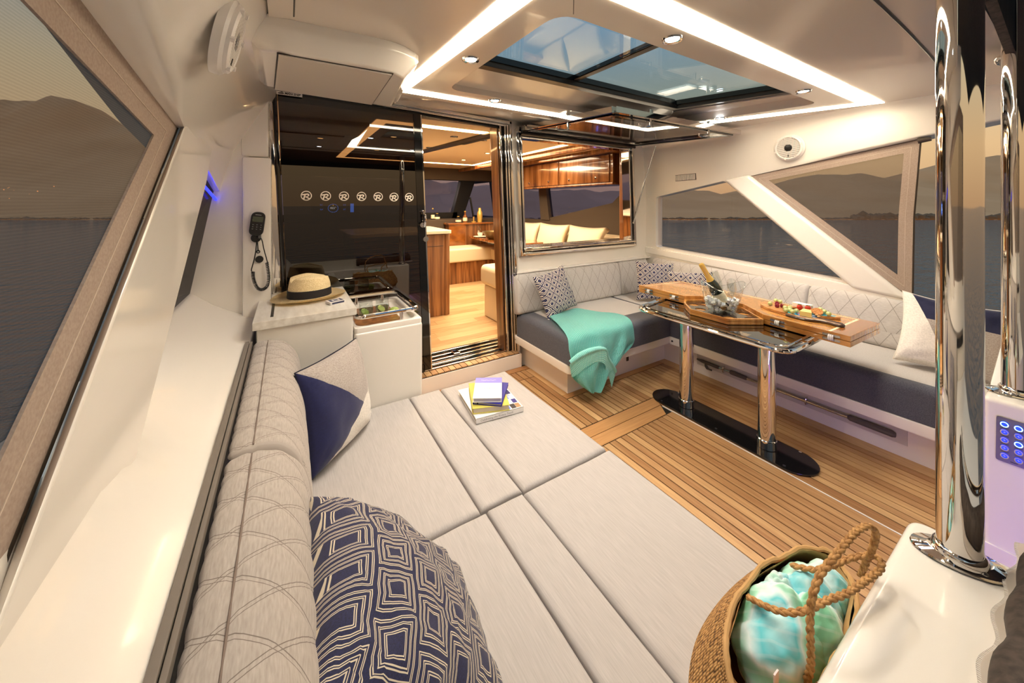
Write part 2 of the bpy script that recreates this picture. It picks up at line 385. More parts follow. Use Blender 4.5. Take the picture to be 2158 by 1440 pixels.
# ================================================================ FLOOR
fl = obj('floor', box(.70, 3.1, -.3, 2.8, -.06, -.004), caulk, kind='structure', label='teak planked cockpit floor with black caulked seams', cat='floor', origin=(2, 1, 0))
def plank(x0, x1, y0, y1, m=teak, par=None, z=0., name='plank', th=.012):
    return obj(name, box(x0, x1, y0, y1, z-th, z), m, par or fl, smooth=0)
G = .0065; PT = .0525
def strip(xa, xb, y0, y1, cuts=()):
    n = max(1, round((xb-xa)/PT)); w = (xb-xa)/n
    for i in range(n):
        ys = [y0]+[c for c in cuts if y0 < c < y1]+[y1]
        for a, c in zip(ys, ys[1:]): plank(xa+i*w+G/2, xa+(i+1)*w-G/2, a+G/2, c-G/2)
strip(1.45, 1.815, 1.80, 2.705, (2.56,)); strip(.735, 1.45, 2.245, 2.705, (2.56,)); strip(1.315, 1.45, -.25, 1.605); strip(1.315, 1.45, 1.80, 2.24)
strip(1.815, 2.43, 1.80, 2.13)
strip(2.43, 2.985, -.25, 2.13)
strip(1.45, 2.28, -.25, 1.605)
plank(.735, 1.87, 2.71, 2.775, teakx)                     # across the step
plank(1.817, 1.872, 2.19, 2.70); plank(1.817, 2.995, 2.135, 2.19, teakx)
plank(2.99, 3.085, -.25, 2.19)
obj('plank', prism([(2.362, -.25), (2.425, -.25), (2.425, 1.788), (2.362, 1.710)], 'Z', -.012, 0), teak, fl, smooth=0); plank(2.285, 2.350, -.25, 1.604)
for q in ([(1.315, 1.705), (2.352, 1.705), (2.425, 1.795), (1.315, 1.795)], [(1.315, 1.609), (2.285, 1.609), (2.350, 1.70), (1.315, 1.70)]):
    obj('plank', prism(q, 'Z', -.012, 0), teakx, fl, smooth=0)
obj('hatch_edging', box(2.352, 2.360, -.25, 1.69, -.01, .001), white, fl)

# ================================================================ FRONT BULKHEAD
wf = obj('wall_front', prism([(-.5, -.1), (4.0, -.1), (4.0, 2.4), (-.5, 2.4)], 'Y', 2.87, 2.95,
         holes=[[(-.13, .12), (1.815, .12), (1.745, 2.225), (-.13, 2.275)], [(1.86, 1.0), (3.47, 1.0), (3.43, 2.2), (1.82, 2.2)]]), gel, kind='structure', label='white gelcoat bulkhead between the cockpit and the saloon', cat='wall', origin=(1.7, 2.9, 0))
obj('corner_panel', box(-.6, -.2, 2.74, 2.86, .3, 2.25, .01), gel, wf)
obj('corner_post', box(-.232, -.085, 2.70, 2.87, .2, 1.78, .012), gel, wf)
obj('corner_post_upper', box(-.24, -.10, 2.73, 2.87, 1.785, 2.25, .012), gel, wf)
# door step with teak blocks
st = obj('trim_1', box(.70, 1.83, 2.78, 2.87, -.05, .118, .004), gel, kind='structure', label='white step below the saloon doorway', cat='step', origin=(1.27, 2.8, 0))
obj('caulk_bed', box(.72, 1.81, 2.785, 2.866, .118, .122), caulk, st)
nb = 21; wb = 1.08/nb
for i in range(nb): plank(.725+i*wb+.003, .725+(i+1)*wb-.003, 2.788, 2.864, teak, st, .13, 'teak_block', .01)
# polished door frame
tr = thing('trim_2', (.86, 2.86, .13), 'polished steel frame around the saloon doorway', 'door frame', kind='structure')
def jamb(x, w, y0, y1, z0=.13, z1=2.21, m=chrome, name='jamb'):
    return obj(name, shear(box(x-w/2, x+w/2, y0, y1, z0, z1, .006)), m, tr)
jamb(-.083, .05, 2.83, 2.90, .9, 2.24); jamb(-.043, .026, 2.845, 2.90, .9, 2.24, blackg, 'jamb_seal')
jamb(1.665, .018, 2.84, 2.93); jamb(1.686, .014, 2.85, 2.93, m=blackg, name='jamb_seal'); jamb(1.704, .016, 2.82, 2.93); jamb(1.726, .018, 2.81, 2.93); jamb(1.752, .028, 2.80, 2.93, .13, 2.25)
jamb(1.648, .012, 2.87, 3.0, m=walnut, name='jamb_lining')
for i, (y, zz, h) in enumerate(((2.87, .128, .012), (2.925, .13, .018), (2.985, .132, .022), (3.05, .135, .022), (3.115, .14, .022))):
    obj('sill_rail', shear(box(.70, 1.74, y, y+.028, zz-.012, zz+h, .005)), chrome, tr)
obj('sill_base', shear(box(.70, 1.74, 2.868, 3.16, .09, .132)), blackg, tr)
obj('sill_latch', box(1.25, 1.31, 2.985, 3.06, .15, .172, .006), chrome, tr)
for i, (y, dz, m) in enumerate(((2.80, .02, chrome), (2.83, .0, chrome), (2.86, -.02, blackg), (2.89, -.012, chrome))):
    h = prism([(-.11, 2.255+dz), (1.74, 2.195+dz), (1.74, 2.22+dz), (-.11, 2.28+dz)], 'Y', y, y+.022, bev=.003); obj('head_rail', h, m, tr)
# sliding glass door
dr = thing('door_1', (.45, 2.86, .14), 'dark tinted sliding glass door with a row of round emblems', 'door', kind='structure')
GL = lambda p, y0, y1, bev=0: prism(p, 'Y', y0, y1, bev=bev)
obj('glass_pane', GL([(-.055, 2.232), (.85, 2.205), (.945, .2), (.025, .2)], 2.852, 2.858), doorg, dr)
obj('stile', GL([(.846, 2.206), (.903, 2.204), (.992, .15), (.935, .15)], 2.846, 2.868), blackg, dr)
obj('stile_edge', GL([(.903, 2.204), (.912, 2.204), (1.0, .15), (.991, .15)], 2.842, 2.87), chrome, dr)
obj('bottom_rail', GL([(.025, .14), (.94, .14), (.94, .2), (.025, .2)], 2.846, 2.868), blackg, dr)
hp = [(.926, 2.82, 1.31), (.928, 2.805, 1.36), (.926, 2.80, 1.40), (.915, 2.81, 1.43), (.905, 2.846, 1.435)]
hb = tube(curve(hp, 5), .011, 8); cyl((.912, 2.846, 1.325), .02, .03, 16, (0, -1, 0), hb); tube([(.912, 2.825, 1.325), (.926, 2.82, 1.318)], .009, 8, bm=hb)
obj('handle', hb, chrome, dr)
lk = cyl((.945, 2.846, 1.21), .022, .012, 20, (0, -1, 0)); obj('lock', lk, chrome, dr)
obj('lock_core', cyl((.945, 2.834, 1.21), .011, .004, 16, (0, -1, 0)), steel, dr)
emblem = mat('white_emblem', (236, 226, 212), .6)
for px, py in ((645.5, 412.6), (686.4, 413.2), (724.9, 413.6), (762, 414.1), (797, 414.7), (830.4, 415.5), (862.5, 415.9)):
    a = (px-1079)/763; t = 2.85/(.84989-.52696*a); x = t*(.52696+.84989*a); z = 1.5+(428-py)/763*t; r = .0335
    e = bmesh.new(); rn = [[Vector((x+q*math.cos(2*PI*k/28), 2.8505, z+q*math.sin(2*PI*k/28))) for k in range(28)] for q in (r, r*.83)]
    A, B = [[e.verts.new(p) for p in R] for R in rn]
    for k in range(28):
        e.faces.new((A[k], A[(k+1) % 28], B[(k+1) % 28], B[k]))
    # slanted letter: bowl, leg and a bar
    def poly(pts): e.faces.new([e.verts.new((x+r*p, 2.8503, z+r*q)) for p, q in pts])
    poly([(-.82, .30), (.22, .46), (.22, .20), (-.74, .06)]); poly([(.22, .46), (.54, .32), (.28, .16), (.22, .20)]); poly([(.54, .32), (.54, .0), (.26, -.04), (.28, .16)])
    poly([(.54, .0), (.22, -.26), (-.28, -.22), (.26, -.04)]); poly([(-.28, -.22), (.12, -.24), (.74, -.56), (.50, -.74)]); poly([(-.36, .12), (-.10, .14), (-.36, -.84), (-.62, -.66)])
    obj('emblem', e, emblem, dr, smooth=0)
# maker's plate at the top of the frame
pl = obj('nameplate', box(-.062, .085, 2.826, 2.83, 2.214, 2.237), white, tr); pl.rotation_euler = (0, 0, 0)
obj('nameplate_text', text_bm('M\u00c4N SHIP', .02, basis((1, 0, 0), (0, 0, 1), (.028, 2.8255, 2.225)), .0003, .25, 1.0, .0006), blackp, tr, smooth=0)
lg = bmesh.new()
for q in ([(-.055, .000), (-.018, .000), (-.024, -.006), (-.05, -.006)], [(-.05, .003), (-.03, .010), (-.022, .003)]): lg.faces.new([lg.verts.new((p, 2.8255, 2.2255+r_)) for p, r_ in q])
obj('nameplate_mark', lg, blackp, tr, smooth=0)

# ---- opening pantry window: frame in the bulkhead
wn = thing('window_1', (2.65, 2.86, 1.0), 'polished steel frame of the open pass-through window', 'window frame', kind='structure')
def wframe(x0, x1, z0, z1, w, y0, y1, m, name):
    for n_, q in (('left', (x0, x0+w, z0, z1)), ('right', (x1-w, x1, z0, z1)), ('top', (x0+w, x1-w, z1-w, z1)), ('bottom', (x0+w, x1-w, z0, z0+w))):
        obj(name, shear(box(q[0], q[1], y0, y1, q[2], q[3], .004)), m, wn)
wframe(1.83, 3.455, .998, 2.19, .032, 2.835, 2.95, chrome, 'frame_bar')
wframe(1.862, 3.423, 1.03, 2.158, .022, 2.86, 2.95, blackg, 'frame_seal')
wframe(1.884, 3.401, 1.052, 2.136, .022, 2.85, 2.96, chrome, 'inner_bar')
obj('sill_tube', shear(tube([(1.87, 2.825, 1.055), (3.42, 2.825, 1.055)], .011, 10)), chrome, wn)
obj('sill_shelf', shear(box(1.9, 3.39, 2.90, 3.05, 1.062, 1.075)), steel, wn)
obj('latch', shear(box(2.42, 2.50, 2.90, 2.93, 1.075, 1.088, .003)), chrome, wn)
# the raised sash
fp = thing('window_2', (2.7, 2.85, 2.17), 'raised top-hinged window sash held horizontal under the ceiling', 'window', kind='structure')
Lf = [(1.83, 2.845, 2.165), (3.47, 2.845, 2.165)]; Nf = [(1.90, 1.74, 2.118), (3.50, 1.72, 2.122)]
def bar(p, q, w, h, m, name, par, dz=0):
    p, q = Vector(p), Vector(q); t = (q-p).normalized(); s = t.cross(Vector((0, 0, 1))).normalized()*w/2; u = Vector((0, 0, h))
    bb = bmesh.new(); vs = [bb.verts.new(c+d) for c in (p, q) for d in (-s, s, s+u, -s+u)]
    for f in ((0, 1, 2, 3), (7, 6, 5, 4), (0, 4, 5, 1), (1, 5, 6, 2), (2, 6, 7, 3), (3, 7, 4, 0)): bb.faces.new([vs[i] for i in f])
    return obj(name, bb, m, par, smooth=0)
for a, c in ((Lf[0], Lf[1]), (Nf[0], Nf[1]), (Lf[0], Nf[0]), (Lf[1], Nf[1])): bar(a, c, .045, .042, chrome, 'sash_bar', fp)
ins = lambda p, dx, dy, dz: (p[0]+dx, p[1]+dy, p[2]+dz)
A4 = [ins(Lf[0], .04, -.04, -.006), ins(Lf[1], -.04, -.04, -.006), ins(Nf[1], -.04, .04, -.006), ins(Nf[0], .04, .04, -.006)]
for i in range(4): bar(A4[i], A4[(i+1) % 4], .03, .01, blackg, 'sash_seal', fp)
bb = bmesh.new(); bb.faces.new([bb.verts.new(ins(p, 0, 0, .022)) for p in A4]); bmesh.ops.solidify(bb, geom=bb.faces[:], thickness=.006)
obj('sash_glass', bb, shelfg, fp)
hg = tube([(1.86, 2.84, 2.15), (3.45, 2.84, 2.15)], .014, 8); obj('hinge_rail', hg, bronze, fp)
for c, d in (((1.885, 2.2, 2.15), (-1, 0)), ((2.30, 1.75, 2.14), (0, -1)), ((3.05, 1.74, 2.14), (0, -1))):
    l = cyl((c[0], c[1], c[2]-.005), .018, .06, 12); cyl((c[0], c[1], c[2]-.07), .009, .07, 10, (0, 0, 1), l)
    tube(curve([(c[0], c[1], c[2]-.065), (c[0]-.05, c[1]+.02, c[2]-.075), (c[0]-.085, c[1]+.03, c[2]-.07), (c[0]-.09, c[1]+.03, c[2]-.05)], 4), .007, 8, bm=l)
    obj('latch_handle', l, chrome, fp)
sg = tube([(3.5, 2.594, 2.137), (3.46, 2.72, 1.72)], .006, 8); tube([(3.463, 2.71, 1.75), (3.425, 2.84, 1.27)], .0095, 8, bm=sg); ball((3.425, 2.84, 1.27), .014, bm=sg)
obj('gas_strut', sg, steel, None, 'slim gas strut propping up the raised window sash', 'strut')
obj('drain_plug', cyl((3.74, 2.868, 1.07), .016, .012, 16, (0, -1, 0)), blackp, None, 'small round black plug on the white bulkhead beside the pass-through window', 'plug')

# ================================================================ LEFT SIDE
def XL(z): return -.445+.18*(z-.985) if z < 1.77 else -.304+.55*(z-1.77)
wl = thing('wall_left', (-.4, 1.2, 0), 'white moulded gelcoat side of the cockpit along the sunbed', 'wall', kind='structure')
secs = []
for Y in (2.9, 2.5, 2.2, 2.0, 1.8, 1.5, 1.4, 1.3, 1.2, 1.1, 1.0, .9, .6, .3, 0, -.3, -.8):
    k = max(0, min(1, (Y-1.0)/.45)); k = k*k*(3-2*k)
    A = [(-.52, .3), (-.52, .975), (-.475, .980), (-.45, .965), (-.38, .905), (-.30, .855), (-.22, .815), (-.165, .80), (-.158, .785), (-.158, .3)]
    B = [(-.46, .3), (-.46, 1.05), (-.335, 1.06), (-.322, 1.0), (-.30, .945), (-.265, .89), (-.21, .83), (-.165, .80), (-.158, .785), (-.158, .3)]
    secs.append([(b_[0]*(1-k)+a_[0]*k, Y, b_[1]*(1-k)+a_[1]*k) for a_, b_ in zip(A, B)])
obj('coaming', loft(secs), gel, wl, smooth=50)
pp = fil2([(1.70, 1.79), (.40, .72), (.36, .55), (.75, .55), (2.08, 1.605), (2.24, 1.82)], .05, 4)
pil = loft([[(x, y+s, z) for y, z in [(1.3+(y-1.3)*k, 1.2+(z-1.2)*k) for y, z in pp]] for x, s, k in ((-.302, .0, .975), (-.306, .0, .992), (-.318, .02, 1.), (-.33, .06, 1.), (-.40, .36, 1.))])
obj('pillar', pil, gel, wl, smooth=60)
vs = []
for Y in (2.9, 2.72, 2.5, 2.2, 1.95, 1.67, 1.4, 1.1, .8, .5, .2, -.2):
    zb = 1.573+(2.72-Y)*.19 if Y > 1.95 else (1.72+(1.95-Y)*.165)
    zz = [zb+(2.2-zb)*k for k in (0, .12, .4, .7, 1)]
    inn = [(XL(z)+(.01 if i == 0 else 0)-(.012 if i == 0 else 0), Y, z) for i, z in enumerate(zz)]
    vs.append([(XL(zb)-.16, Y, zb)]+inn+[(-.05, Y, 2.3), (-.35, Y, 2.3)])
obj('valance', loft(vs), gel, wl, smooth=60)
trackm = mat('dull_track', (120, 112, 104), .5)
obj('backrest_track', box(-.158, -.148, -.5, 2.21, .76, .812, .002), trackm, wl); obj('backrest_track_slot', box(-.148, -.13, -.5, 2.2, .74, .79), blackp, wl); obj('track_lip', box(-.176, -.16, -.5, 2.21, .79, .815, .003), trackm, wl)
# forward side window (left)
w3 = thing('window_3', (-.45, 2.4, .98), 'tinted side window behind the white pillar next to the phone', 'window', kind='structure')
def sidewin(par, X, poly, m, sgn):
    b_ = bmesh.new(); vv = [b_.verts.new((X(z), y, z)) for y, z in poly]; b_.faces.new(vv); bmesh.ops.solidify(b_, geom=b_.faces[:], thickness=.006*sgn); obj('glass_pane', b_, m, par)
sidewin(w3, lambda z: XL(z)-.03, [(2.76, .96), (2.76, 1.62), (1.9, 1.70), (1.75, 1.5), (1.9, .97)], wingl, 1)
bl = tube([(XL(1.58)-.02, 2.73, 1.52), (XL(1.6)-.02, 2.2, 1.612)], .007, 6); obj('led_strip', bl, blue, w3)
# mesh screen (left) with hems
ivory_thread = mat('pale_thread', (205, 190, 176), .8)
def screen_panel(name, label, X, outer, hw, sign):
    t = thing(name, (X, outer[0][0], outer[0][1]), label, 'mesh screen')
    n = len(outer); C0 = Vector((sum(p[0] for p in outer)/n, sum(p[1] for p in outer)/n))
    inner = []
    for i in range(n):
        a, b0, c = [Vector(outer[j % n]) for j in (i-1, i, i+1)]
        d1 = (b0-a).normalized(); d2 = (c-b0).normalized(); n1 = Vector((-d1.y, d1.x)); n2 = Vector((-d2.y, d2.x))
        if n1.dot(C0-b0) < 0: n1 = -n1
        if n2.dot(C0-b0) < 0: n2 = -n2
        q = (n1+n2).normalized(); inner.append(b0+q*(hw/max(.3, q.dot(n1))))
    b_ = bmesh.new(); b_.faces.new([b_.verts.new((X, p[0], p[1])) for p in outer]); bmesh.ops.solidify(b_, geom=b_.faces[:], thickness=.001); obj('mesh', b_, screen, t)
    for i in range(n):
        j = (i+1) % n; q = [tuple(outer[i]), tuple(outer[j]), tuple(inner[j]), tuple(inner[i])]
        obj('hem', prism(q, 'X', X+sign*.003, X+sign*.008), hem, t)
    for i in range(n):
        j = (i+1) % n; mA, mB = [tuple(Vector(outer[k_]).lerp(Vector(inner[k_]), .55)) for k_ in (i, j)]; obj('stitch_line', tube([(X+sign*.0085, *mA), (X+sign*.0085, *mB)], .0012, 4), ivory_thread, t)
    for i in range(n):
        j = (i+1) % n; obj('edge_bead', tube([(X+sign*.006, *outer[i]), (X+sign*.006, *outer[j])], .005, 6), bronze, t)
    return t, inner
screen_panel('mesh_screen', 'taupe mesh screen closing the big side opening above the sunbed', -.335, [(1.70, 1.768), (.0, 2.05), (-.6, 2.0), (-.6, -.1), (.435, .725)], .115, 1)

# ================================================================ RIGHT SIDE
def XR(z): return 3.70-.035*(z-.985) if z < 1.75 else 3.673-.10*(z-1.75)
wr = thing('wall_right', (3.7, 1.2, 0), 'white gelcoat side of the cockpit behind the bench with slanting pillar', 'wall', kind='structure')
rw = prism([(2.9, -.1), (2.9, 1.72), (1.97, 1.74), (1.72, 1.765), (.665, .812), (-.35, .745), (-.35, -.1)], 'X', 3.69, 3.79,
     holes=[fil2([(2.735, .985), (2.735, 1.573), (1.945, 1.722), (1.035, .893)], .03, 3)])
obj('side_panel', rw, gel, wr, smooth=20)
obj('pillar', prism([(1.945, 1.73), (1.715, 1.765), (.66, .815), (.98, .845)], 'X', 3.655, 3.80, bev=.03, seg=3), gel, wr, smooth=60)
obj('sill_ledge', prism([(2.87, .90), (2.87, .975), (.98, .872), (.64, .81), (.64, .77)], 'X', 3.672, 3.80, bev=.01), gel, wr)
vs = []
for Y in (2.9, 2.72, 2.4, 1.95, 1.725, 1.4, 1.0, .633, .4, .21):
    zb = (1.573+(2.72-Y)*.19 if Y > 1.95 else 1.72+(1.95-Y)*.13 if Y > 1.725 else 1.75+(1.725-Y)*.175)
    zz = [zb+(2.12-zb)*k for k in (0, .1, .5, 1)]; X2 = XR(2.12)
    vs.append([(3.83, Y, zb)]+[(XR(z)+(.012 if i == 0 else 0), Y, z) for i, z in enumerate(zz)]+[(X2-.012, Y, 2.16), (X2-.04, Y, 2.188), (X2-.09, Y, 2.1995), (X2-.09, Y, 2.3), (3.83, Y, 2.3)])
obj('valance', loft(vs), gel, wr, smooth=60)
w4 = thing('window_4', (3.7, 2, .98), 'side window over the bench looking out on the lake', 'window', kind='structure')
sidewin(w4, lambda z: 3.735, [(2.75, .97), (2.75, 1.6), (1.93, 1.74), (1.02, .885)], wing, 1)
screen_panel('mesh_screen', 'triangular taupe mesh screen beyond the slanting white pillar', 3.70, [(1.725, 1.752), (.633, 1.94), (.665, 1.4), (.672, .823)], .075, -1)
ck = tube([(3.662, .64, 1.925), (3.662, .58, 1.93)], [.02, .014], 10); obj('roller_end', ck, bronze, None, 'dark roller cap at the upper corner of the triangular screen', 'cap')
vent = thing('air_vent', (3.66, 2.345, 1.76), 'small louvred air vent above the side window', 'vent')
vm = basis((0, -1, 0.02), (-.03, 0, 1), (3.668, 2.345, 1.778))
fb = bmesh.new(); join(fb, box(-.12, .12, -.035, .035, -.004, .004, .003), vm); obj('vent_plate', fb, bronze, vent)
for i in range(14): 
    sb = bmesh.new(); join(sb, box(-.112+i*.0165, -.102+i*.0165, -.03, .03, .003, .009), vm); obj('slat', sb, white, vent)

# ---- round speakers
def speaker(name, M, label):
    t = thing(name, M.translation, label, 'speaker', 'round wall speakers')
    obj('back_ring', lathe([(0, -.008), (.114, -.008), (.114, .014), (.106, .022), (.0, .022)], 40, M), white, t)
    obj('bezel', lathe([(.084, .02), (.104, .022), (.102, .032), (.092, .038), (.084, .03)], 40, M, cap=False), white, t)
    obj('dish', lathe([(0, .0225), (.086, .0225), (.086, .026), (0, .026)], 32, M), bronze, t)
    for i in range(-10, 11):
        y = i*.0078; w_ = math.sqrt(max(0, .083**2-y*y))
        for s0, s1 in (((-w_, -math.sqrt(max(0, .03**2-y*y))), (math.sqrt(max(0, .03**2-y*y)), w_)) if abs(y) < .03 else ((-w_, w_),)):
            q = bmesh.new(); join(q, box(s0, s1, y-.0024, y+.0024, .025, .036), M); obj('slat', q, white, t)
    obj('centre_dome', lathe([(0, .034), (.012, .033), (.026, .03), (.028, .02)], 24, M), blackp, t)
    for k in range(6):
        a = k*PI/3+.3
        q = bmesh.new(); join(q, cyl((.096*math.cos(a), .096*math.sin(a), .03), .008, .012, 10)); q.transform(M); obj('lug', q, white, t)
    q = bmesh.new(); join(q, prism([(-.008, -.076), (.008, -.076), (.003, -.07), (.003, -.056), (-.003, -.056), (-.003, -.07)], 'Z', .036, .038), M); obj('brand_mark', q, blackp, t)
speaker('speaker', basis((-.04, .999, 0), (.22, 0, .975), (-.165, 1.38, 2.0)), 'white round speaker mounted high on the left wall near the overhead locker')
speaker('speaker', basis((0, -1, 0), (-.1, 0, .995), (3.651, 1.38, 1.972)), 'white round speaker above the triangular mesh screen')
# ---- blue strip reflection source low in the side passage and control block are built with the transom
# ================================================================ CEILING
hole = fil2([(.85, 1.035), (3.18, 1.03), (2.90, 2.085), (.835, 2.10)], .10, 6)
ce = obj('ceiling', prism([(-.06, .205), (3.62, .215), (3.62, 2.37), (-.06, 2.37)], 'Z', 2.2, 2.32, holes=[hole]), gelc, kind='structure', label='glossy gelcoat hardtop ceiling with a sunroof and light strips', cat='ceiling', origin=(1.7, 1.2, 2.2))
obj('front_cove', loft([[(x, 2.37, 2.2), (x, 2.87, 2.268), (x, 2.87, 2.33), (x, 2.37, 2.32)] for x in (-.3, 3.7)]), gelc, ce)
obj('seam_groove', tube(curve([(-.06, .43, 2.2), (1.0, .405, 2.2), (1.8, .40, 2.2), (2.4, .408, 2.2), (2.85, .425, 2.2), (3.5, .47, 2.2)], 6), .006, 6), bronze, ce)
obj('panel_seam', tube([(.02, .9, 2.2), (.02, 1.585, 2.2)], .003, 6), bronze, ce); obj('panel_seam', tube([(.9, 1.02, 2.2), (.78, .88, 2.2)], .0015, 6), bronze, ce)
# light strips
lt = thing('light_strip', (1.9, 1.5, 2.2), 'bright warm light strip forming a long frame around the sunroof', 'light')
def lit(poly): obj('strip', prism(poly, 'Z', 2.1965, 2.2005), led_w, lt, smooth=0)
lit([(.563, 2.30), (.572, 2.25), (2.93, 2.25), (2.93, 2.302)][:1]+[(.632, 2.215), (2.87, 2.215), (2.975, 2.30)])
lit([(.563, 2.30), (.632, 2.215), (.722, .878), (.632, .775)])
lit([(.632, .775), (.722, .878), (3.40, .878), (3.53, .775)][:4])
lit([(3.53, .775), (3.40, .878), (2.87, 2.215), (2.975, 2.30)])
def downlight(x, y):
    t = thing('downlight', (x, y, 2.2), 'small round recessed downlight with a bright white lens in the cockpit ceiling', 'downlight', 'cockpit downlights')
    obj('trim_ring', lathe([(.026, 2.199), (.036, 2.196), (.040, 2.192), (.043, 2.2), (.026, 2.2)], 24, Matrix.Translation((x, y, 0)), cap=False), chrome, t)
    obj('lens', lathe([(0, 2.1965), (.027, 2.1965), (.027, 2.2), (0, 2.2)], 20, Matrix.Translation((x, y, 0))), led_d, t)
    return t
for i, (x, y, l) in enumerate(((.758, 1.604, 'downlight beside the left light strip near the overhead locker'), (1.201, 2.16, 'downlight close to the front light strip above the saloon doorway'), (1.395, .952, 'largest downlight near the aft light strip beside the sunroof'),
             (2.74, .964, 'downlight near the right end of the aft light strip'), (3.03, 1.632, 'downlight near the right light strip above the raised sash'), (.33, .66, 'downlight added out of view above the near sunbed to brighten the left side'))):  # last downlight is an extra, out of view, added to brighten the left coaming
    t = downlight(x, y); t['label'] = 'small round chrome '+l; del t['group']
    li = bpy.data.lights.new('spot', 'SPOT'); li.energy = (24, 52, 22, 24, 48, 20)[i]; li.color = (1, .92, .82); li.spot_size = math.radians(125); li.spot_blend = .8; li.shadow_soft_size = .03
    lo = link('downlight_lamp', li, t); lo.location = (0, 0, -.012)
# sunroof
sr = thing('sunroof', (1.8, 1.5, 2.3), 'tinted sliding sunroof with dark frame and two glass panes', 'sunroof')
for q in ([(.78, .98), (1.585, .98), (1.585, 1.83), (.78, 1.83)], [(1.625, .98), (3.0, .98), (2.68, 1.84), (1.625, 1.83)]):
    obj('glass_pane', prism(q, 'Z', 2.31, 2.318), roofg, sr)
obj('front_bar', box(.76, 2.70, 1.80, 1.86, 2.268, 2.335, .004), bronze, sr)
obj('front_bar_seal', box(.76, 2.66, 1.79, 1.80, 2.30, 2.335), blackg, sr)
obj('mid_bar', box(1.585, 1.628, 1.0, 1.80, 2.302, 2.33, .003), bronze, sr); obj('mid_bar_seal', box(1.576, 1.586, 1.0, 1.80, 2.306, 2.33), blackg, sr)
obj('side_bar', prism([(3.0, .98), (3.06, .98), (2.74, 1.86), (2.68, 1.86)], 'Z', 2.27, 2.335), bronze, sr); obj('side_bar_seal', prism([(2.985, .98), (3.0, .98), (2.68, 1.84), (2.665, 1.84)], 'Z', 2.30, 2.335), blackg, sr)
obj('front_shelf', loft([[(x, 1.86, 2.275), (x, 2.14, 2.232), (x, 2.14, 2.26), (x, 1.86, 2.30)] for x in (.76, 3.0)]), gelc, sr)
obj('side_shelf', prism([(3.06, .98), (3.3, .98), (3.0, 2.1), (2.74, 1.86)], 'Z', 2.262, 2.28), gelc, sr)
obj('near_shelf', box(.7, 3.3, .95, 1.06, 2.322, 2.35), gelc, sr)
# ---- outside above the glass: hardtop mast fitting seen through it is left to the reflections
# aft fascia and canvas
obj('fascia', prism([(2.62, 2.115), (3.35, 2.46), (3.9, 2.46), (3.9, 2.02), (3.4, 2.05)], 'Y', .205, .225), gelc, ce)
cv = thing('awning', (2.6, .18, 2.1), 'dark canvas awning at the aft hardtop edge, plus an unseen sheet added for darker reflections', 'canvas')
obj('canvas_sheet', prism([(2.02, 2.6), (2.02, 2.185), (2.62, 2.115), (3.35, 2.46), (3.35, 2.6)], 'Y', .175, .20), darkcan, cv)
obj('unseen_shade_sheet', loft([[(x, .17, 2.34+.02*math.sin(x*3)), (x, -.6, 2.30+.03*math.sin(x*4)), (x, -1.7, 2.16), (x, -1.7, 2.165), (x, -.6, 2.305+.03*math.sin(x*4)), (x, .17, 2.345+.02*math.sin(x*3))] for x in [-.2+i*.2 for i in range(21)]]), darkcan, cv)  # unseen canvas sheet added aft to darken what the steel pole reflects
nl = thing('stern_light', (2.72, .2, 2.12), 'small polished steel stern light under the hardtop edge', 'light')
nb_ = ball((2.70, .222, 2.135), .05, 1.3, .45, .45); obj('housing', nb_, chrome, nl)
# ================================================================ OVERHEAD LOCKER
oc = thing('overhead_locker', (.2, 1.85, 2.03), 'white rounded overhead locker with a flush door above the sliding glass door', 'locker')
top = [(-.16, 1.66), (.0, 1.62)]+fil2([(-.14, 1.62), (.45, 1.60), (.61, 1.80), (.61, 2.36), (-.14, 2.30)], .2, 6)[7:14]+[(.61, 2.36), (-.16, 2.27)]
mid = [(.22+(x-.22)*.985, 1.9+(y-1.9)*.985) for x, y in top]; bot = fil2([(-.09, 1.49), (.36, 1.50), (.475, 1.60), (.475, 2.16), (-.09, 2.16)], .06, 6)
b1 = [(-.09+(x+.14)*.76, 1.50+(y-1.64)*.76) for x, y in top]
n_ = len(top); top3 = [(x, y, 2.21) for x, y in top]
lk_ = loft([[(x, y, 2.21) for x, y in top], [(x, y, 2.172) for x, y in top], [(x-.004, y-.004, 2.152) for x, y in mid], [(x+(-.0), y-.01, 2.092) for x, y in [(.2+(a-.2)*.84, 1.87+(b_-1.87)*.84) for a, b_ in mid]], [(x, y-.01, 2.083) for x, y in [(.2+(a-.2)*.80, 1.87+(b_-1.87)*.80) for a, b_ in mid]]])
obj('body', lk_, gel, oc, smooth=50)
obj('door_gap', prism([(-.035, 1.672), (.405, 1.665), (.425, 2.24), (-.06, 2.20)], 'Z', 2.0805, 2.084), bronze, oc)
obj('door', prism([(-.03, 1.677), (.400, 1.670), (.420, 2.235), (-.055, 2.195)], 'Z', 2.074, 2.083, bev=.003), gelc, oc)

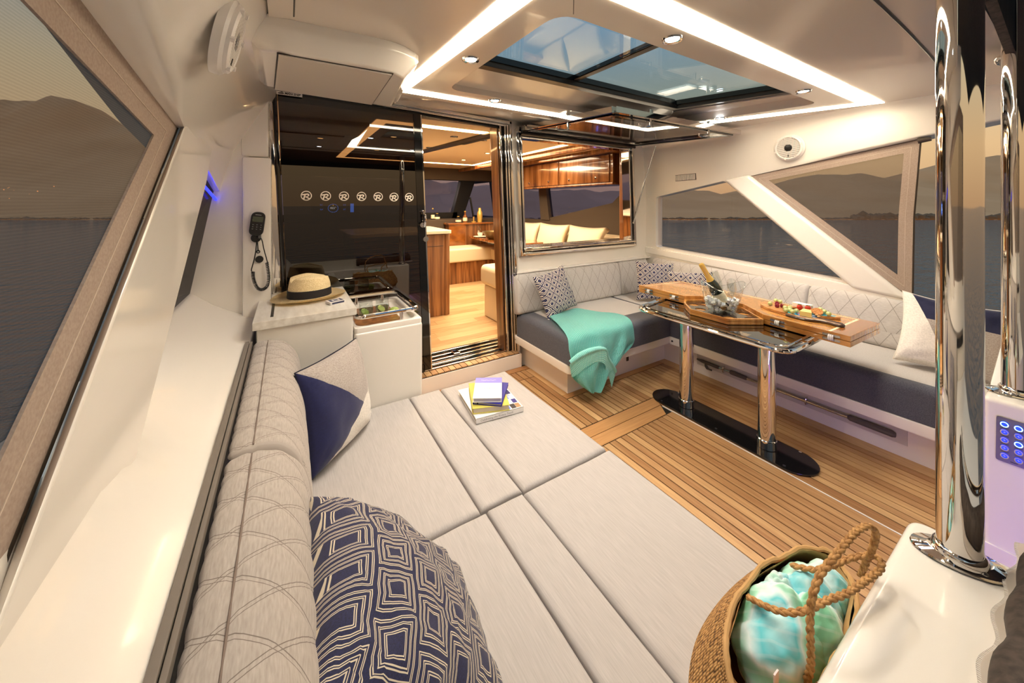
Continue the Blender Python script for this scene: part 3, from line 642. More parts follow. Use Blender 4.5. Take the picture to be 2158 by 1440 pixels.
# ================================================================ SALOON beyond the bulkhead
SZ = .14
sf = obj('saloon_floor', box(-.4, 4.0, 3.155, 8.4, SZ-.06, SZ-.006), caulk, kind='structure', label='light oak plank floor inside the saloon', cat='floor', origin=(2, 5, SZ))
yy = 3.16
while yy < 6.4:
    xx = .6-random.random()*.9
    while xx < 2.9:
        L_ = random.uniform(.7, 1.2); plank(max(.5, xx), min(2.95, xx+L_-.0015), yy, yy+.1185, oak, sf, SZ, 'plank', .006); xx += L_
        if xx > 2.9: break
    yy += .12
sc = obj('saloon_ceiling', box(-.4, 4.0, 2.95, 8.0, 2.2, 2.25), mat('saloon_headliner', (216, 192, 158), .7), kind='structure', label='warm lit headliner inside the saloon', cat='ceiling', origin=(2, 5, 2.2))
obj('rail', prism([(1.39, 5.6), (1.50, 5.6), (1.85, 3.05), (1.70, 3.05)], 'Z', 2.183, 2.2), bronze, sc); obj('rail_slot', prism([(1.70, 3.9), (1.76, 3.9), (1.84, 3.2), (1.78, 3.2)], 'Z', 2.18, 2.184), blackp, sc)
sl = thing('saloon_light_strip', (1.8, 4.6, 2.2), 'warm light strip around the saloon headliner seen through doorway and window', 'light')
def slit(p): obj('strip', prism(p, 'Z', 2.195, 2.201), led_s, sl, smooth=0)
slit([(.63, 3.16), (.73, 3.26), (.73, 6.02), (.63, 6.10)]); slit([(.63, 6.10), (.73, 6.02), (2.85, 6.02), (2.95, 6.10)]); slit([(2.95, 6.10), (2.88, 6.02), (2.80, 3.26), (2.87, 3.16)]); slit([(.63, 3.16), (2.87, 3.16), (2.80, 3.26), (.73, 3.26)])
for x, y, l in ((1.49, 3.56, 'unlit downlight just left of the long brown rail, nearest the door'), (1.857, 3.6, 'unlit downlight just right of the long brown rail'), (1.52, 4.43, 'unlit downlight beyond the first one beside the brown rail'), (2.386, 4.5, 'lit downlight nearer the right light strip, second from the doorway'), (2.426, 5.4, 'lit downlight farthest away in the doorway view'), (2.31, 3.59, 'lit downlight hidden close to the steel door jamb'),
         (3.13, 3.67, 'lit downlight above the walnut lockers, nearer the pass-through window'), (3.165, 4.52, 'lit downlight above the walnut lockers, farther from the pass-through window'), (.95, 3.9, 'lit downlight seen through the dark door glass, right one'), (1.0, 5.0, 'lit downlight seen through the dark door glass, far one'), (.3, 4.4, 'lit downlight seen through the dark door glass, left one')):
    t = thing('saloon_downlight', (x, y, 2.2), 'small '+l, 'downlight', 'saloon downlights')
    dim = (x, y) in ((1.49, 3.56), (1.857, 3.6), (1.52, 4.43))
    obj('trim_ring', lathe([(.03, 2.196), (.04, 2.193), (.042, 2.2), (.03, 2.2)], 20, Matrix.Translation((x, y, 0)), cap=False), steel, t)
    obj('lens', lathe([(0, 2.197), (.031, 2.197), (.031, 2.2), (0, 2.2)], 16, Matrix.Translation((x, y, 0))), bronze if dim else led_sd, t)
for x, y, e in ((2.0, 4.0, 44), (2.2, 5.3, 44), (3.1, 4.3, 18)):
    li = bpy.data.lights.new('saloon_lamp', 'AREA'); li.energy = e; li.color = (1, .78, .52); li.size = .8; lo = link('saloon_lamp', li); lo.location = (x, y, 2.17); lo['label'] = 'saloon ceiling lamp'; lo['category'] = 'lamp'
dash = mat('dark_trim_fabric', (74, 62, 50), .8)
wsal = thing('saloon_wall', (2, 6, 0), 'dark trimmed shell of the saloon with raked windscreen pillars', 'wall', kind='structure')
obj('side_trim', box(3.92, 4.0, 2.96, 8.2, SZ, 1.2), dash, wsal)
obj('side_trim_upper', prism([(2.96, 1.2), (2.96, 2.2), (3.3, 2.2), (3.35, 1.72), (3.62, 1.50), (5.1, 1.235), (5.1, 1.2)], 'X', 3.92, 4.0), dash, wsal)
obj('side_header', box(3.9, 4.0, 2.96, 8.2, 1.98, 2.2), dash, wsal)
obj('side_mullion', prism([(5.05, 1.2), (5.3, 1.2), (5.4, 2.0), (5.2, 2.0)], 'X', 3.9, 4.0), dash, wsal)
obj('port_trim', box(-.45, -.38, 2.96, 8.2, SZ, 1.25), dash, wsal); obj('port_header', box(-.45, -.38, 2.96, 8.2, 1.9, 2.2), dash, wsal)
obj('windscreen_header', box(-.4, 4.0, 6.9, 7.1, 1.965, 2.2), dash, wsal)
obj('header_moulding', box(2.98, 3.06, 3.0, 6.9, 2.13, 2.2, .01), walnut, wsal)
obj('dashboard', box(-.4, 4.0, 6.4, 7.3, SZ, 1.19, .02), dash, wsal); obj('windscreen_sill', box(-.4, 2.98, 6.95, 7.05, 1.19, 1.31), blackp, wsal)
obj('windscreen_pillar', prism([(2.86, 1.18), (3.10, 1.18), (3.40, 2.0), (3.08, 2.0)], 'Y', 6.95, 7.1), blackp, wsal)
obj('windscreen_pillar', prism([(3.92, 1.18), (4.0, 1.18), (4.0, 2.0), (3.80, 2.0)], 'Y', 6.95, 7.1), blackp, wsal)
obj('wiper', tube([(3.26, 6.93, 1.62), (3.34, 6.93, 1.2)], .02, 6), blackp, wsal)
obj('windscreen', box(-.4, 4.0, 7.02, 7.03, 1.18, 2.0), salg, wsal); obj('side_glass', box(3.955, 3.965, 3.0, 7.0, 1.2, 2.0), salg, wsal); obj('port_glass', box(-.43, -.42, 3.0, 7.0, 1.25, 1.9), salg, wsal)
# helm display
hd = thing('helm_display', (.62, 6.2, 1.3), 'lit blue instrument display at the helm, seen through the tinted door', 'display')
obj('housing', box(.30, .98, 6.22, 6.3, 1.28, 1.56, .01), blackp, hd)
dl = mat('display_blue_glow', (60, 110, 255), .5, emit=(60, 120, 255), estr=14); dw = mat('display_white_glow', (220, 235, 255), .5, emit=(200, 225, 255), estr=14); dy = mat('display_yellow_glow', (255, 220, 80), .5, emit=(255, 220, 90), estr=10.)
fz = lambda x, z: basis((1, 0, 0), (0, 0, 1), (x, 6.215, z))
rg = bmesh.new(); join(rg, tube([(.07*math.cos(k*PI/20), .062*math.sin(k*PI/20), 0) for k in range(40)], .003, 5, True), fz(.60, 1.42)); obj('dial_ring', rg, dl, hd)
obj('digits', text_bm('003\u00b0', .045, fz(.60, 1.42)), dw, hd, smooth=0)
for tx, x, z in (('0.1', .44, 1.47), ('0.4', .44, 1.40), ('3.7', .76, 1.40), ('2.2', .76, 1.47)): obj('digits', text_bm(tx, .03, fz(x, z)), dl, hd, smooth=0)
pb = bmesh.new(); join(pb, box(-.025, .025, -.075, .06, 0, .002), fz(.87, 1.43)); obj('gauge_bar', pb, dl, hd); obj('needle', prism([(.595, 1.455), (.605, 1.455), (.60, 1.485)], 'Y', 6.21, 6.214), dy, hd)
# galley counter, bar, sofa, table
gc = thing('galley_counter', (1.4, 4.4, SZ), 'walnut galley counter with a cream stone top just inside the doorway', 'counter')
obj('cabinet', box(.6, 1.64, 4.16, 5.0, SZ, 1.12, .006), walnut, gc); obj('corner_post', cyl((1.645, 4.20, SZ), .05, .98, 20), walnut, gc); obj('drawer_gap', box(1.34, 1.6, 4.156, 4.161, .98, .984), blackp, gc)
obj('worktop', prism(fil2([(.55, 4.08), (1.70, 4.12), (1.72, 5.0), (.55, 5.0)], .04, 4), 'Z', 1.13, 1.17, bev=.006), mat('cream_stone', (236, 226, 206), .25, coat=.4), gc); obj('plinth', box(.6, 1.62, 4.2, 5.0, SZ, SZ+.05), blackp, gc)
bc = thing('bar_cabinet', (3.0, 6.2, SZ), 'far walnut bar cabinet carrying bottles in front of the windscreen', 'cabinet')
obj('cabinet', box(2.50, 3.8, 6.18, 6.39, SZ, 1.10, .004), walnut, bc); obj('top', box(2.46, 3.85, 6.14, 6.395, 1.10, 1.135, .01), varnd, bc); obj('side_panel', box(2.48, 2.80, 6.165, 6.18, SZ, 1.10), varnd, bc)
so = thing('dinette_sofa', (2.8, 5.4, SZ), 'cream leather dinette sofa on a walnut base inside the saloon', 'sofa')
obj('far_base', box(2.25, 3.9, 5.66, 6.12, SZ, .50), walnut, so); obj('far_seat', box(2.22, 3.9, 5.62, 6.12, .50, .73, .03, 3), cream, so)
obj('side_base', box(3.1, 3.9, 3.2, 5.66, SZ, .5), walnut, so); obj('side_seat', box(3.05, 3.9, 3.2, 5.64, .50, .70, .03, 3), cream, so)
obj('near_seat', box(1.98, 3.0, 3.35, 3.95, .52, .76, .06, 4), cream, so); obj('near_base', box(2.02, 3.0, 3.4, 3.9, SZ, .52, .02), cream, so)
obj('backrest', box(3.62, 3.9, 3.2, 6.0, .70, 1.06, .05, 3), cream, so)
for i_, (y_, l_) in enumerate(((5.15, 'far'), (4.45, 'middle'), (3.72, 'near'))):
    sof = obj('sofa_cushion', grid(lambda u, v: Vector((3.46-.09*math.sin(PI*u)**.5*math.sin(PI*v)**.5*(1 if u*0+1 else 1)-.10*(1-v)*0+.14*(v-.5), y_+.36*(2*u-1)*(1-.08*math.sin(PI*v)), .72+.46*v-.02*math.sin(PI*u)*v)), 18, 14), cream, None, 'cream sofa cushion behind the pass-through window, %s one of three' % l_, 'cushion', 'cream sofa cushions in the saloon', smooth=70)
    bmq = bmesh.new(); bmq.from_mesh(sof.data); bmesh.ops.solidify(bmq, geom=bmq.faces[:], thickness=-.09); bmesh.ops.recalc_face_normals(bmq, faces=bmq.faces[:]); bmq.to_mesh(sof.data); bmq.free()
dt = thing('dinette_table', (3.0, 5.2, SZ), 'varnished walnut dinette table with a steel pedestal', 'table')
obj('tabletop', prism(fil2([(2.72, 4.5), (3.5, 4.5), (3.5, 6.1), (2.84, 6.1)], .06, 4), 'Z', .855, .895, bev=.008), varnd, dt); obj('pedestal', box(2.92, 2.99, 5.15, 5.22, SZ, .84, .01), steel, dt); obj('bracket', box(2.8, 3.2, 5.1, 5.28, .83, .856), blackp, dt)
def lathe_thing(name, prof, at, m, label, cat, group=None, n=20): return obj(name, lathe(prof, n, Matrix.Translation(at)), m, None, label, cat, group, smooth=50)
bw = lathe_thing('salad_bowl', [(0, 0), (.06, 0), (.10, .03), (.155, .095), (.175, .13), (.168, .13), (.14, .09), (.09, .03), (0, .02)], (2.93, 5.35, .895), mat('mottled_bronze_bowl', (120, 105, 70), .3, .6), 'mottled bronze salad bowl on the dinette table', 'bowl', n=28)
gp = [(.03, 0), (.03, .003), (.004, .008), (.004, .06), (.035, .09), (.042, .13), (.033, .185), (.031, .185), (.039, .13), (.03, .092), (0, .07)]
for i, (x, y, l) in enumerate(((2.92, 5.85, 'left stemmed wine glass standing behind the bronze bowl'), (3.12, 5.62, 'right stemmed wine glass standing behind the bronze bowl'))): lathe_thing('wine_glass', gp, (x, y, .895), clear, l, 'glass', 'wine glasses on the dinette table', 20)
china = mat('white_china', (238, 232, 220), .2, coat=.5)
for x, y, l in ((2.90, 5.75, 'white side plate left of the bronze bowl on the dinette table'), (3.08, 5.1, 'white side plate right of the bronze bowl on the dinette table'), (2.86, 4.9, 'white plate on the near end of the dinette table')):
    lathe_thing('plate', [(0, 0), (.07, 0), (.12, .014), (.118, .018), (.07, .005), (0, .005)], (x, y, .895), china, l, 'plate', 'white plates on the dinette table', 24)
for x, y, l in ((2.90, 5.75, 'small white cup on the plate left of the bronze bowl'), (3.08, 5.1, 'small white cup on the plate right of the bronze bowl')):
    lathe_thing('cup', [(0, 0), (.03, 0), (.045, .03), (.05, .06), (.046, .06), (.04, .03), (0, .01)], (x, y, .914), china, l, 'cup', 'white cups on the dinette table', 20)
amber = mat('amber_bottle', (120, 70, 25), .1, coat=1.); goldm = mat('brushed_gold', (236, 196, 104), .3, .55); labelm = mat('cream_paper_label', (235, 225, 195), .7)
def bottle(x, y, z, h, r, m, label, cat='bottle', lab=True):
    t = thing('spirit_bottle', (x, y, z), label, cat, None)
    obj('glass_body', lathe([(0, 0), (r, 0), (r, h*.55), (r*.4, h*.7), (r*.36, h), (0, h)], 16, Matrix.Translation((x, y, z))), m, t)
    if lab: obj('paper_label', lathe([(r*1.03, h*.12), (r*1.03, h*.45)], 16, Matrix.Translation((x, y, z)), cap=False), labelm, t)
    obj('cap', lathe([(0, h*.98), (r*.42, h*.98), (r*.42, h*1.07), (0, h*1.07)], 12, Matrix.Translation((x, y, z))), goldm, t)
bottle(2.295, 6.5, 1.19, .20, .035, clear, 'slim clear bottle at the left of the far counter'); bottle(2.38, 6.5, 1.19, .11, .05, clear, 'squat clear decanter with a cream label on the far counter')
bottle(2.86, 6.3, 1.135, .20, .042, amber, 'amber spirit bottle with a cream label on the bar cabinet'); bottle(2.72, 6.3, 1.135, .11, .055, clear, 'squat clear ice jar on the left end of the bar cabinet')
sk = lathe_thing('cocktail_shaker', [(0, 0), (.045, 0), (.055, .12), (.05, .18), (.03, .22), (.026, .27), (0, .275)], (3.17, 6.3, 1.135), goldm, 'tall gold cocktail shaker on the bar cabinet', 'shaker')
jg = lathe_thing('jigger', [(0, 0), (.045, 0), (.045, .012), (.012, .016), (.012, .09), (.02, .1), (0, .1)], (3.04, 6.3, 1.135), goldm, 'small gold bar tool stand beside the cocktail shaker', 'bar tool')
# overhead walnut lockers along the starboard side
oh = thing('wall_lockers', (3.5, 4.3, 1.76), 'row of glossy walnut overhead lockers with small chrome latches', 'cabinet')
wal2 = mat('glossy_walnut', (140, 80, 36), .12, coat=1.); walnut_nodes(wal2, (9, 9, .8))
obj('body', box(3.53, 3.9, 3.25, 5.42, 1.76, 2.14, .004), wal2, oh); obj('light_rail', box(3.49, 3.9, 3.22, 5.45, 1.735, 1.765, .01), wal2, oh); obj('cornice', box(3.42, 3.92, 3.0, 6.2, 2.14, 2.2, .01), walnut, oh)
obj('side_post', box(3.5, 3.9, 2.97, 3.12, SZ, 2.2, .01), walnut, oh)
for i in range(2):
    d_ = obj('door', box(3.512, 3.53, 3.30+i*1.03, 4.30+i*1.03, 1.775, 2.125, .004), wal2, oh)
    for y in (.22, .76): obj('latch', box(3.498, 3.512, 3.30+i*1.03+y, 3.32+i*1.03+y, 1.82, 1.85, .003), chrome, d_)
# ================================================================ SUNBED (port side)
sbase = obj('sunbed_platform', box(-.12, 1.30, .29, 2.235, 0, .188, .01), gel, None, 'white moulded sunbed base under the grey cushions', 'bed base')
def seat(name, x0, x1, y0, y1, z0, z1, m, label, crown=.006, bev=.022, group=None):
    nx, ny = max(6, int((x1-x0)/.04)), max(6, int((y1-y0)/.04)); b_ = box(x0, x1, y0, y1, z0, z1-crown, bev, 4)
    for v in b_.verts:
        if v.co.z > (z0+z1)/2:
            v.co.z += 0
    o = obj(name, b_, m, None, label, 'cushion', group, smooth=50); return o
def soft(name, x0, x1, y0, y1, z0, z1, m, label, r=.018, seed=0):
    """upholstered slab: rounded edges, slight crown and a few wrinkles"""
    W, D = x1-x0, y1-y0; nx, ny = max(8, int(W/.03)), max(8, int(D/.03))
    def top(u, v):
        def ease(t, L):
            n = 5; d = min(t, 1-t)*L
            return d
        x, y = x0+u*W, y0+v*D; d = min(min(u, 1-u)*W, min(v, 1-v)*D)
        dz = -(r-math.sqrt(max(0, r*r-(r-min(d, r))**2)))
        return (x, y, z1+dz+.0018*noise.noise(Vector((x*5, y*5, seed)))+.002*noise.noise(Vector((x*16, y*3.5, seed))))
    us = [0, .004, .010, .018, .026]; 
    def remap(t, L):   # crowd samples near the edges
        e = min(.06/L, .3)
        if t < .2: return (t/.2)**1.6*e
        if t > .8: return 1-((1-t)/.2)**1.6*e
        return e+(t-.2)/.6*(1-2*e)
    b_ = grid(lambda i, j: top(remap(i, W), remap(j, D)), nx+8, ny+8)
    bd = [e for e in b_.edges if len(e.link_faces) == 1]
    ex = bmesh.ops.extrude_edge_only(b_, edges=bd)
    for g in ex['geom']:
        if isinstance(g, bmesh.types.BMVert): g.co.z = z0
    return obj(name, b_, m, None, label, 'cushion', None, smooth=70)
soft('sunbed_cushion', .062, .634, 1.252, 2.222, .19, .31, heather, 'light grey sunbed cushion under the navy, grey and white pillow', seed=1)
soft('sunbed_cushion', .637, .829, 1.256, 2.215, .19, .31, heather, 'narrow light grey filler cushion left of the book stack', r=.014, seed=2)
soft('sunbed_cushion', .832, 1.315, 1.254, 2.212, .19, .31, heather, 'light grey sunbed cushion carrying the stack of books', seed=3)
soft('sunbed_cushion', .056, .652, .292, 1.243, .19, .31, heather, 'long light grey sunbed cushion under the big navy patterned pillow', seed=4)
soft('sunbed_cushion', .655, .822, .292, 1.243, .19, .31, heather, 'narrow long light grey filler cushion in the middle of the near sunbed', r=.012, seed=5)
soft('sunbed_cushion', .825, 1.325, .292, 1.243, .19, .31, heather, 'long light grey sunbed cushion under the straw bag beside the teak floor', seed=6)

def quilt(name, prof, place, l0, l1, m, P, K, v_end, label, step=.0115, depth=.004, seamv=None):
    pts = [Vector((a, c, 0)) for a, c in prof]; cl = curve(pts, 6, closed=True)
    seg = [0]
    for a, c in zip(cl, cl[1:]+cl[:1]): seg.append(seg[-1]+(c-a).length)
    T = seg[-1]; nv = int(T/.012); nu = int((l1-l0)/step); ctr = sum(cl, Vector())/len(cl)
    def at(s):
        s %= T
        for i in range(len(cl)):
            if seg[i] <= s <= seg[i+1]: return cl[i].lerp(cl[(i+1) % len(cl)], (s-seg[i])/(seg[i+1]-seg[i]+1e-9))
        return cl[0]
    tab = [at(j/nv*T) for j in range(nv+1)]
    nor = []
    for j in range(nv+1):
        t = tab[(j+1) % nv]-tab[j-1 if j else nv-1]; n = Vector((t.y, -t.x, 0)).normalized()
        if n.dot(tab[j]-ctr) < 0: n = -n
        nor.append(n)
    R = .03
    def fn(i, j):
        l = l0+i*(l1-l0); jj = round(j*nv); p = tab[jj].copy(); s = j*T; e = min(l-l0, l1-l)
        if 0 < s < v_end:
            d = 1
            for sg in (1, -1):
                q = (l/P+sg*s/K) % 1; d = min(d, min(q, 1-q)*P*.75)
            p += nor[jj]*(depth*(min(d/.03, 1)**.55)-depth*.6)
            if seamv: p -= nor[jj]*.005*math.exp(-((s-seamv)/.006)**2)
        if e < R: p = ctr.lerp(p, 1) - nor[jj]*(R-math.sqrt(max(0, R*R-(R-e)**2)))*.55
        return place(p.x, p.y, l)
    # two-part loop so that the texture seam is clean
    b_ = grid(fn, nu, nv, uvf=lambda i, j: (l0+i*(l1-l0), j*T if j*T < v_end and .014 < i*(l1-l0) < l1-l0-.014 else -1))
    bmesh.ops.remove_doubles(b_, verts=b_.verts[:], dist=.0002)
    bmesh.ops.holes_fill(b_, edges=[e for e in b_.edges if len(e.link_faces) == 1], sides=0)
    return obj(name, b_, m, None, label, 'cushion', None, smooth=60)
LP = [(.064, .315), (.074, .45), (.062, .62), (.036, .73), (-.01, .788), (-.055, .808), (-.083, .812), (-.115, .808), (-.142, .792), (-.147, .70), (-.13, .45), (-.10, .315)]
lpl = lambda p, q, l: (p, l, q)
for a_, c_, l_ in ((1.252, 2.215, 'quilted grey backrest cushion beside the navy, grey and white pillow'), (.30, 1.246, 'long quilted grey backrest cushion beside the big navy patterned pillow')):
    o = quilt('sunbed_bolster_cushion', LP, lpl, a_, c_, quilt_l, .106, .20, .66, l_, step=.009, depth=.005, seamv=.575)
    obj('top_seam', tube([(-.083, a_+.02, .8085), (-.083, c_-.02, .8085)], .0022, 6), mat('seam_thread', (120, 106, 98), .8), o)

# ================================================================ WET BAR beside the sliding door
stone = mat('pale_stone', (226, 221, 212), .3, coat=.3); noisy(stone, (212, 206, 196), (232, 228, 220), (30, 6, 40), 5)
wb_ = thing('wet_bar', (.3, 2.5, 0), 'white wet bar cabinet with pale stone top and recessed tray well', 'cabinet')
obj('left_body', box(-.135, .322, 2.245, 2.866, 0, .856, .012), gel, wb_)
obj('worktop', prism([(-.150, 2.215), (.338, 2.235), (.338, 2.866), (-.150, 2.866)], 'Z', .858, .90, bev=.004), stone, wb_)
obj('worktop_slot', box(-.077, -.063, 2.285, 2.775, .898, .9012), blackp, wb_)
obj('right_body', box(.325, .725, 2.235, 2.866, 0, .752, .018, 3), gel, wb_)
well = prism(fil2([(.327, 2.24), (.722, 2.24), (.722, 2.862), (.327, 2.862)], .02, 3), 'Z', .74, .778, holes=[fil2([(.345, 2.275), (.69, 2.275), (.69, 2.81), (.345, 2.81)], .05, 5)], bev=.006)
obj('tray_rim', well, gel, wb_)
rl = fillet([(.345, 2.262, .83), (.705, 2.278, .83), (.70, 2.80, .83), (.345, 2.80, .83)], .045, 5)
rb = tube(rl, .0135, 10, True); 
obj('guard_rail', rb, chrome, wb_)
for x, y in ((.60, 2.27), (.60, 2.80), (.42, 2.80)): obj('rail_post', cyl((x, y, .772), .011, .055, 12), chrome, wb_)
obj('catch', box(.726, .732, 2.30, 2.33, .70, .73), white, wb_)
# straw hat
straw = mat('pale_straw', (222, 196, 146), .75); noisy(straw, (214, 188, 138), (242, 224, 180), (220, 220, 220), 3, bmp=.3)
HX, HY = .12, 2.625
ht = thing('straw_hat', (HX, HY, .90), 'pale straw fedora with a wide black band on the stone worktop', 'hat')
HM = Matrix.Translation((HX, HY, .902)) @ Matrix.Rotation(.35, 4, 'Z') @ Matrix.Diagonal((1.12, .97, 1.1, 1))
def brim(u, v):
    a = u*2*PI; r = .108+(.19-.108)*v; z = .014-.010*math.sin(v*PI*.5)+.02*max(0, v-.55)*2.2*(.75-.45*math.cos(a*2)); return HM @ Vector((r*math.cos(a), r*math.sin(a), z))
hb_ = grid(brim, 48, 10, cu=True); bmesh.ops.solidify(hb_, geom=hb_.faces[:], thickness=-.003); obj('brim', hb_, straw, ht, smooth=60)
def crown(u, v):
    a = u*2*PI
    if v < .7: k = v/.7; r = .110-.014*k**2; z = .012+.112*k
    else:
        k = (v-.7)/.3; r = (.096)*(1-k); z = .124+.016*math.sin(k*PI*.5)
    x, y = r*math.cos(a), r*math.sin(a)
    if v > .45:
        z -= .03*math.exp(-(y/.022)**2)*min(1, (v-.45)/.3)*(.5+.5*min(1, max(0, 1-x/.12)))     # centre crease
        z -= .012*max(0, x/.1)*min(1, (v-.45)/.3)
        f = min(1, (v-.4)/.35)*max(0, x)/.1; y *= 1-.22*f                                        # front pinch
    return HM @ Vector((x, y, z))
obj('crown', grid(crown, 48, 26, cu=True), straw, ht, smooth=70)
obj('band', grid(lambda u, v: HM @ Vector(((.1135-.002*v)*math.cos(u*2*PI), (.1135-.002*v)*math.sin(u*2*PI), .010+.046*v)), 48, 3, cu=True), mat('black_grosgrain', (34, 32, 34), .7), ht)
# deck of cards
cd = thing('card_deck', (.245, 2.40, .90), 'small white playing card box on the stone worktop beside the hat', 'cards')
cm = Matrix.Translation((.245, 2.40, .9005)) @ Matrix.Rotation(.35, 4, 'Z')
q = bmesh.new(); join(q, box(-.045, .045, -.032, .032, 0, .018, .001), cm); obj('box', q, white, cd)
ink = mat('blue_black_ink', (50, 56, 84), .6)
q = bmesh.new(); join(q, box(-.037, .037, -.024, .024, .018, .0184), cm); obj('printed_face', q, ink, cd)
q = bmesh.new(); join(q, box(-.022, .022, -.014, .014, .0184, .0187), cm); obj('printed_panel', q, white, cd)
q = bmesh.new(); join(q, box(-.012, .012, -.008, .008, .0187, .0190), cm); obj('printed_emblem', q, ink, cd)
q = bmesh.new(); join(q, box(-.036, .036, -.0325, -.032, .004, .014), cm); obj('printed_side', q, ink, cd)
# wooden board, glasses and lime in the tray well
obj('serving_board', box(.352, .615, 2.285, 2.70, .7525, .768, .004), walnut, None, 'dark walnut serving board lying in the white tray well', 'board')
limem = mat('lime_green', (150, 170, 80), .4, coat=.3); limer = mat('lime_rind', (80, 120, 40), .4)
for i, (x, y, l) in enumerate(((.43, 2.48, 'stemless glass of water and lime, nearer the hat'), (.535, 2.50, 'stemless glass of water and lime, nearer the sliding door'))):
    t = thing('tumbler', (x, y, .7685), l, 'glass', 'tumblers on the walnut board'); M_ = Matrix.Translation((x, y, .7685))
    obj('glass_wall', lathe([(0, 0), (.03, 0), (.042, .02), (.045, .05), (.039, .10), (.0375, .10), (.043, .05), (.040, .02), (.028, .006), (0, .006)], 24, M_), clear, t, smooth=60)
    obj('water', lathe([(0, .007), (.028, .007), (.0395, .02), (.042, .048), (0, .048)], 24, M_), glass('water_%d' % i, (225, 235, 225), .01, ior=1.2), t)
    q = cyl((x-.01, y-.01, .80), .026, .006, 16, (.4, -.5, .75)); obj('lime_slice', q, limem, t)
lm = thing('lime_wedge', (.612, 2.47, .7685), 'green lime wedge on the board beside the glasses', 'lime')
q = bmesh.new(); join(q, ball((0, 0, 0), .028, 1.2, .8, .8)); q.transform(Matrix.Translation((.60, 2.45, .79))); obj('flesh', q, limem, lm)
obj('rind', cyl((.60, 2.472, .778), .022, .006, 14, (0, 1, .2)), limer, lm)
# ================================================================ VHF handset on the corner post
ph = thing('phone_handset', (-.155, 2.69, 1.38), 'black radio handset with coiled cord hanging on the white corner post', 'handset')
PM = basis((.985, 0, -.12), (-.12, 0, .985), (-.155, 2.672, 1.374))
q = bmesh.new(); join(q, prism(fil2([(-.036, -.072), (.036, -.072), (.036, .072), (-.036, .072)], .034, 7), 'Z', -.012, .012, bev=.005), PM); obj('body', q, blackp, ph)
q = bmesh.new(); join(q, box(-.026, .026, .012, .044, .012, .0128, .0003), PM); obj('screen', q, mat('lcd_grey_green', (74, 80, 66), .2), ph)
keym = mat('grey_key_print', (170, 170, 170), .5)
for i in range(3):
    for j in range(3):
        q = bmesh.new(); join(q, prism(fil2([(-.02+i*.02-.0075, -.006-j*.013-.004), (-.02+i*.02+.0075, -.006-j*.013-.004), (-.02+i*.02+.0075, -.006-j*.013+.004), (-.02+i*.02-.0075, -.006-j*.013+.004)], .003, 2), 'Z', .011, .0145), PM); k_ = obj('key', q, blackp, ph)
        q = bmesh.new(); join(q, box(-.02+i*.02-.003, -.02+i*.02+.003, -.006-j*.013-.001, -.006-j*.013+.001, .0145, .0148), PM); obj('key_mark', q, keym, k_)
q = bmesh.new(); join(q, box(-.015, .015, .053, .056, .012, .0124), PM); obj('maker_mark', q, keym, ph)
q = cyl((-.163, 2.70, 1.287), .026, .012, 20, (0, -1, 0)); cyl((-.160, 2.69, 1.287), .013, .02, 12, (0, -1, 0), q); tube([(-.150, 2.68, 1.31), (-.150, 2.675, 1.285)], .014, 8, bm=q); obj('cradle', q, blackp, ph)
def pxy(a, c, y):                                             # traced cord points on a plane just off the post
    return Vector((a, y, c))
cl = curve([pxy(*p, 2.668) for p in ((-.108, 1.137), (-.102, 1.092), (-.098, 1.043), (-.105, .995), (-.128, .974), (-.153, .985), (-.169, 1.023), (-.176, 1.059), (-.176, 1.087))], 14)
hel = []; tot = len(cl)
for i in range(tot-1):
    t = (cl[i+1]-cl[i]).normalized(); n1 = Vector((0, 1, 0)); n2 = t.cross(n1)
    for k in range(5):
        ph_ = (i+k/5)/tot*42*2*PI; hel.append(cl[i].lerp(cl[i+1], k/5)+(n1*math.cos(ph_)+n2*math.sin(ph_))*.0075)
obj('coiled_cord', tube(hel, .0026, 5), blackp, ph)
q = tube(curve([pxy(*p, 2.668) for p in ((-.146, 1.30), (-.132, 1.274), (-.123, 1.222), (-.113, 1.177), (-.104, 1.137))], 5), .003, 6)
tube(curve([pxy(*p, 2.668) for p in ((-.180, 1.09), (-.184, 1.10), (-.172, 1.154), (-.163, 1.209), (-.158, 1.275))], 5), .003, 6, bm=q); obj('cord', q, blackp, ph)
q = tube([(-.156, 2.68, 1.27), (-.152, 2.69, 1.205)], .003, 6); tube([(-.152+.008*math.cos(k*PI/6), 2.69, 1.203+.008*math.sin(k*PI/6)) for k in range(12)], .003, 6, True, q); obj('cap_tether', q, blackp, ph)
q = cyl((-.146, 2.70, 1.156), .021, .014, 20, (0, -1, 0)); obj('socket_cover', q, blackp, ph)

# ================================================================ L-SHAPED BENCH (starboard)
bs = thing('bench_platform', (2.8, 2.4, 0), 'white moulded L-shaped bench base with an overhanging lip', 'bench base')
obj('front_base', box(1.872, 3.70, 2.192, 2.868, -.02, .215, .01), gel, bs); obj('side_base', box(3.085, 3.70, .255, 2.2, -.02, .215, .008), gel, bs)
lp = [(1.775, 2.868), (1.775, 2.055), (2.96, 2.055), (2.96, .25), (3.70, .25), (3.70, 2.868)]
lp = [(1.775, 2.868)]+fil2([(1.775, 2.868), (1.775, 2.055), (2.2, 2.055)], .07, 6)[7:13]+[(2.96, 2.055), (2.96, .25), (3.70, .25), (3.70, 2.868)]
obj('lip', prism(lp, 'Z', .212, .285, bev=.012), gel, bs)
for p in ((1.80, 2.80), ): obj('lip_screw', cyl((1.774, 2.80, .25), .006, .004, 10, (-1, 0, 0)), steel, bs)
obj('lip_plug', cyl((2.958, 2.02, .25), .008, .004, 10, (-1, 0, 0)), blackp, bs); obj('base_latch', box(2.55, 2.575, 2.186, 2.192, .10, .14), bronze, bs)
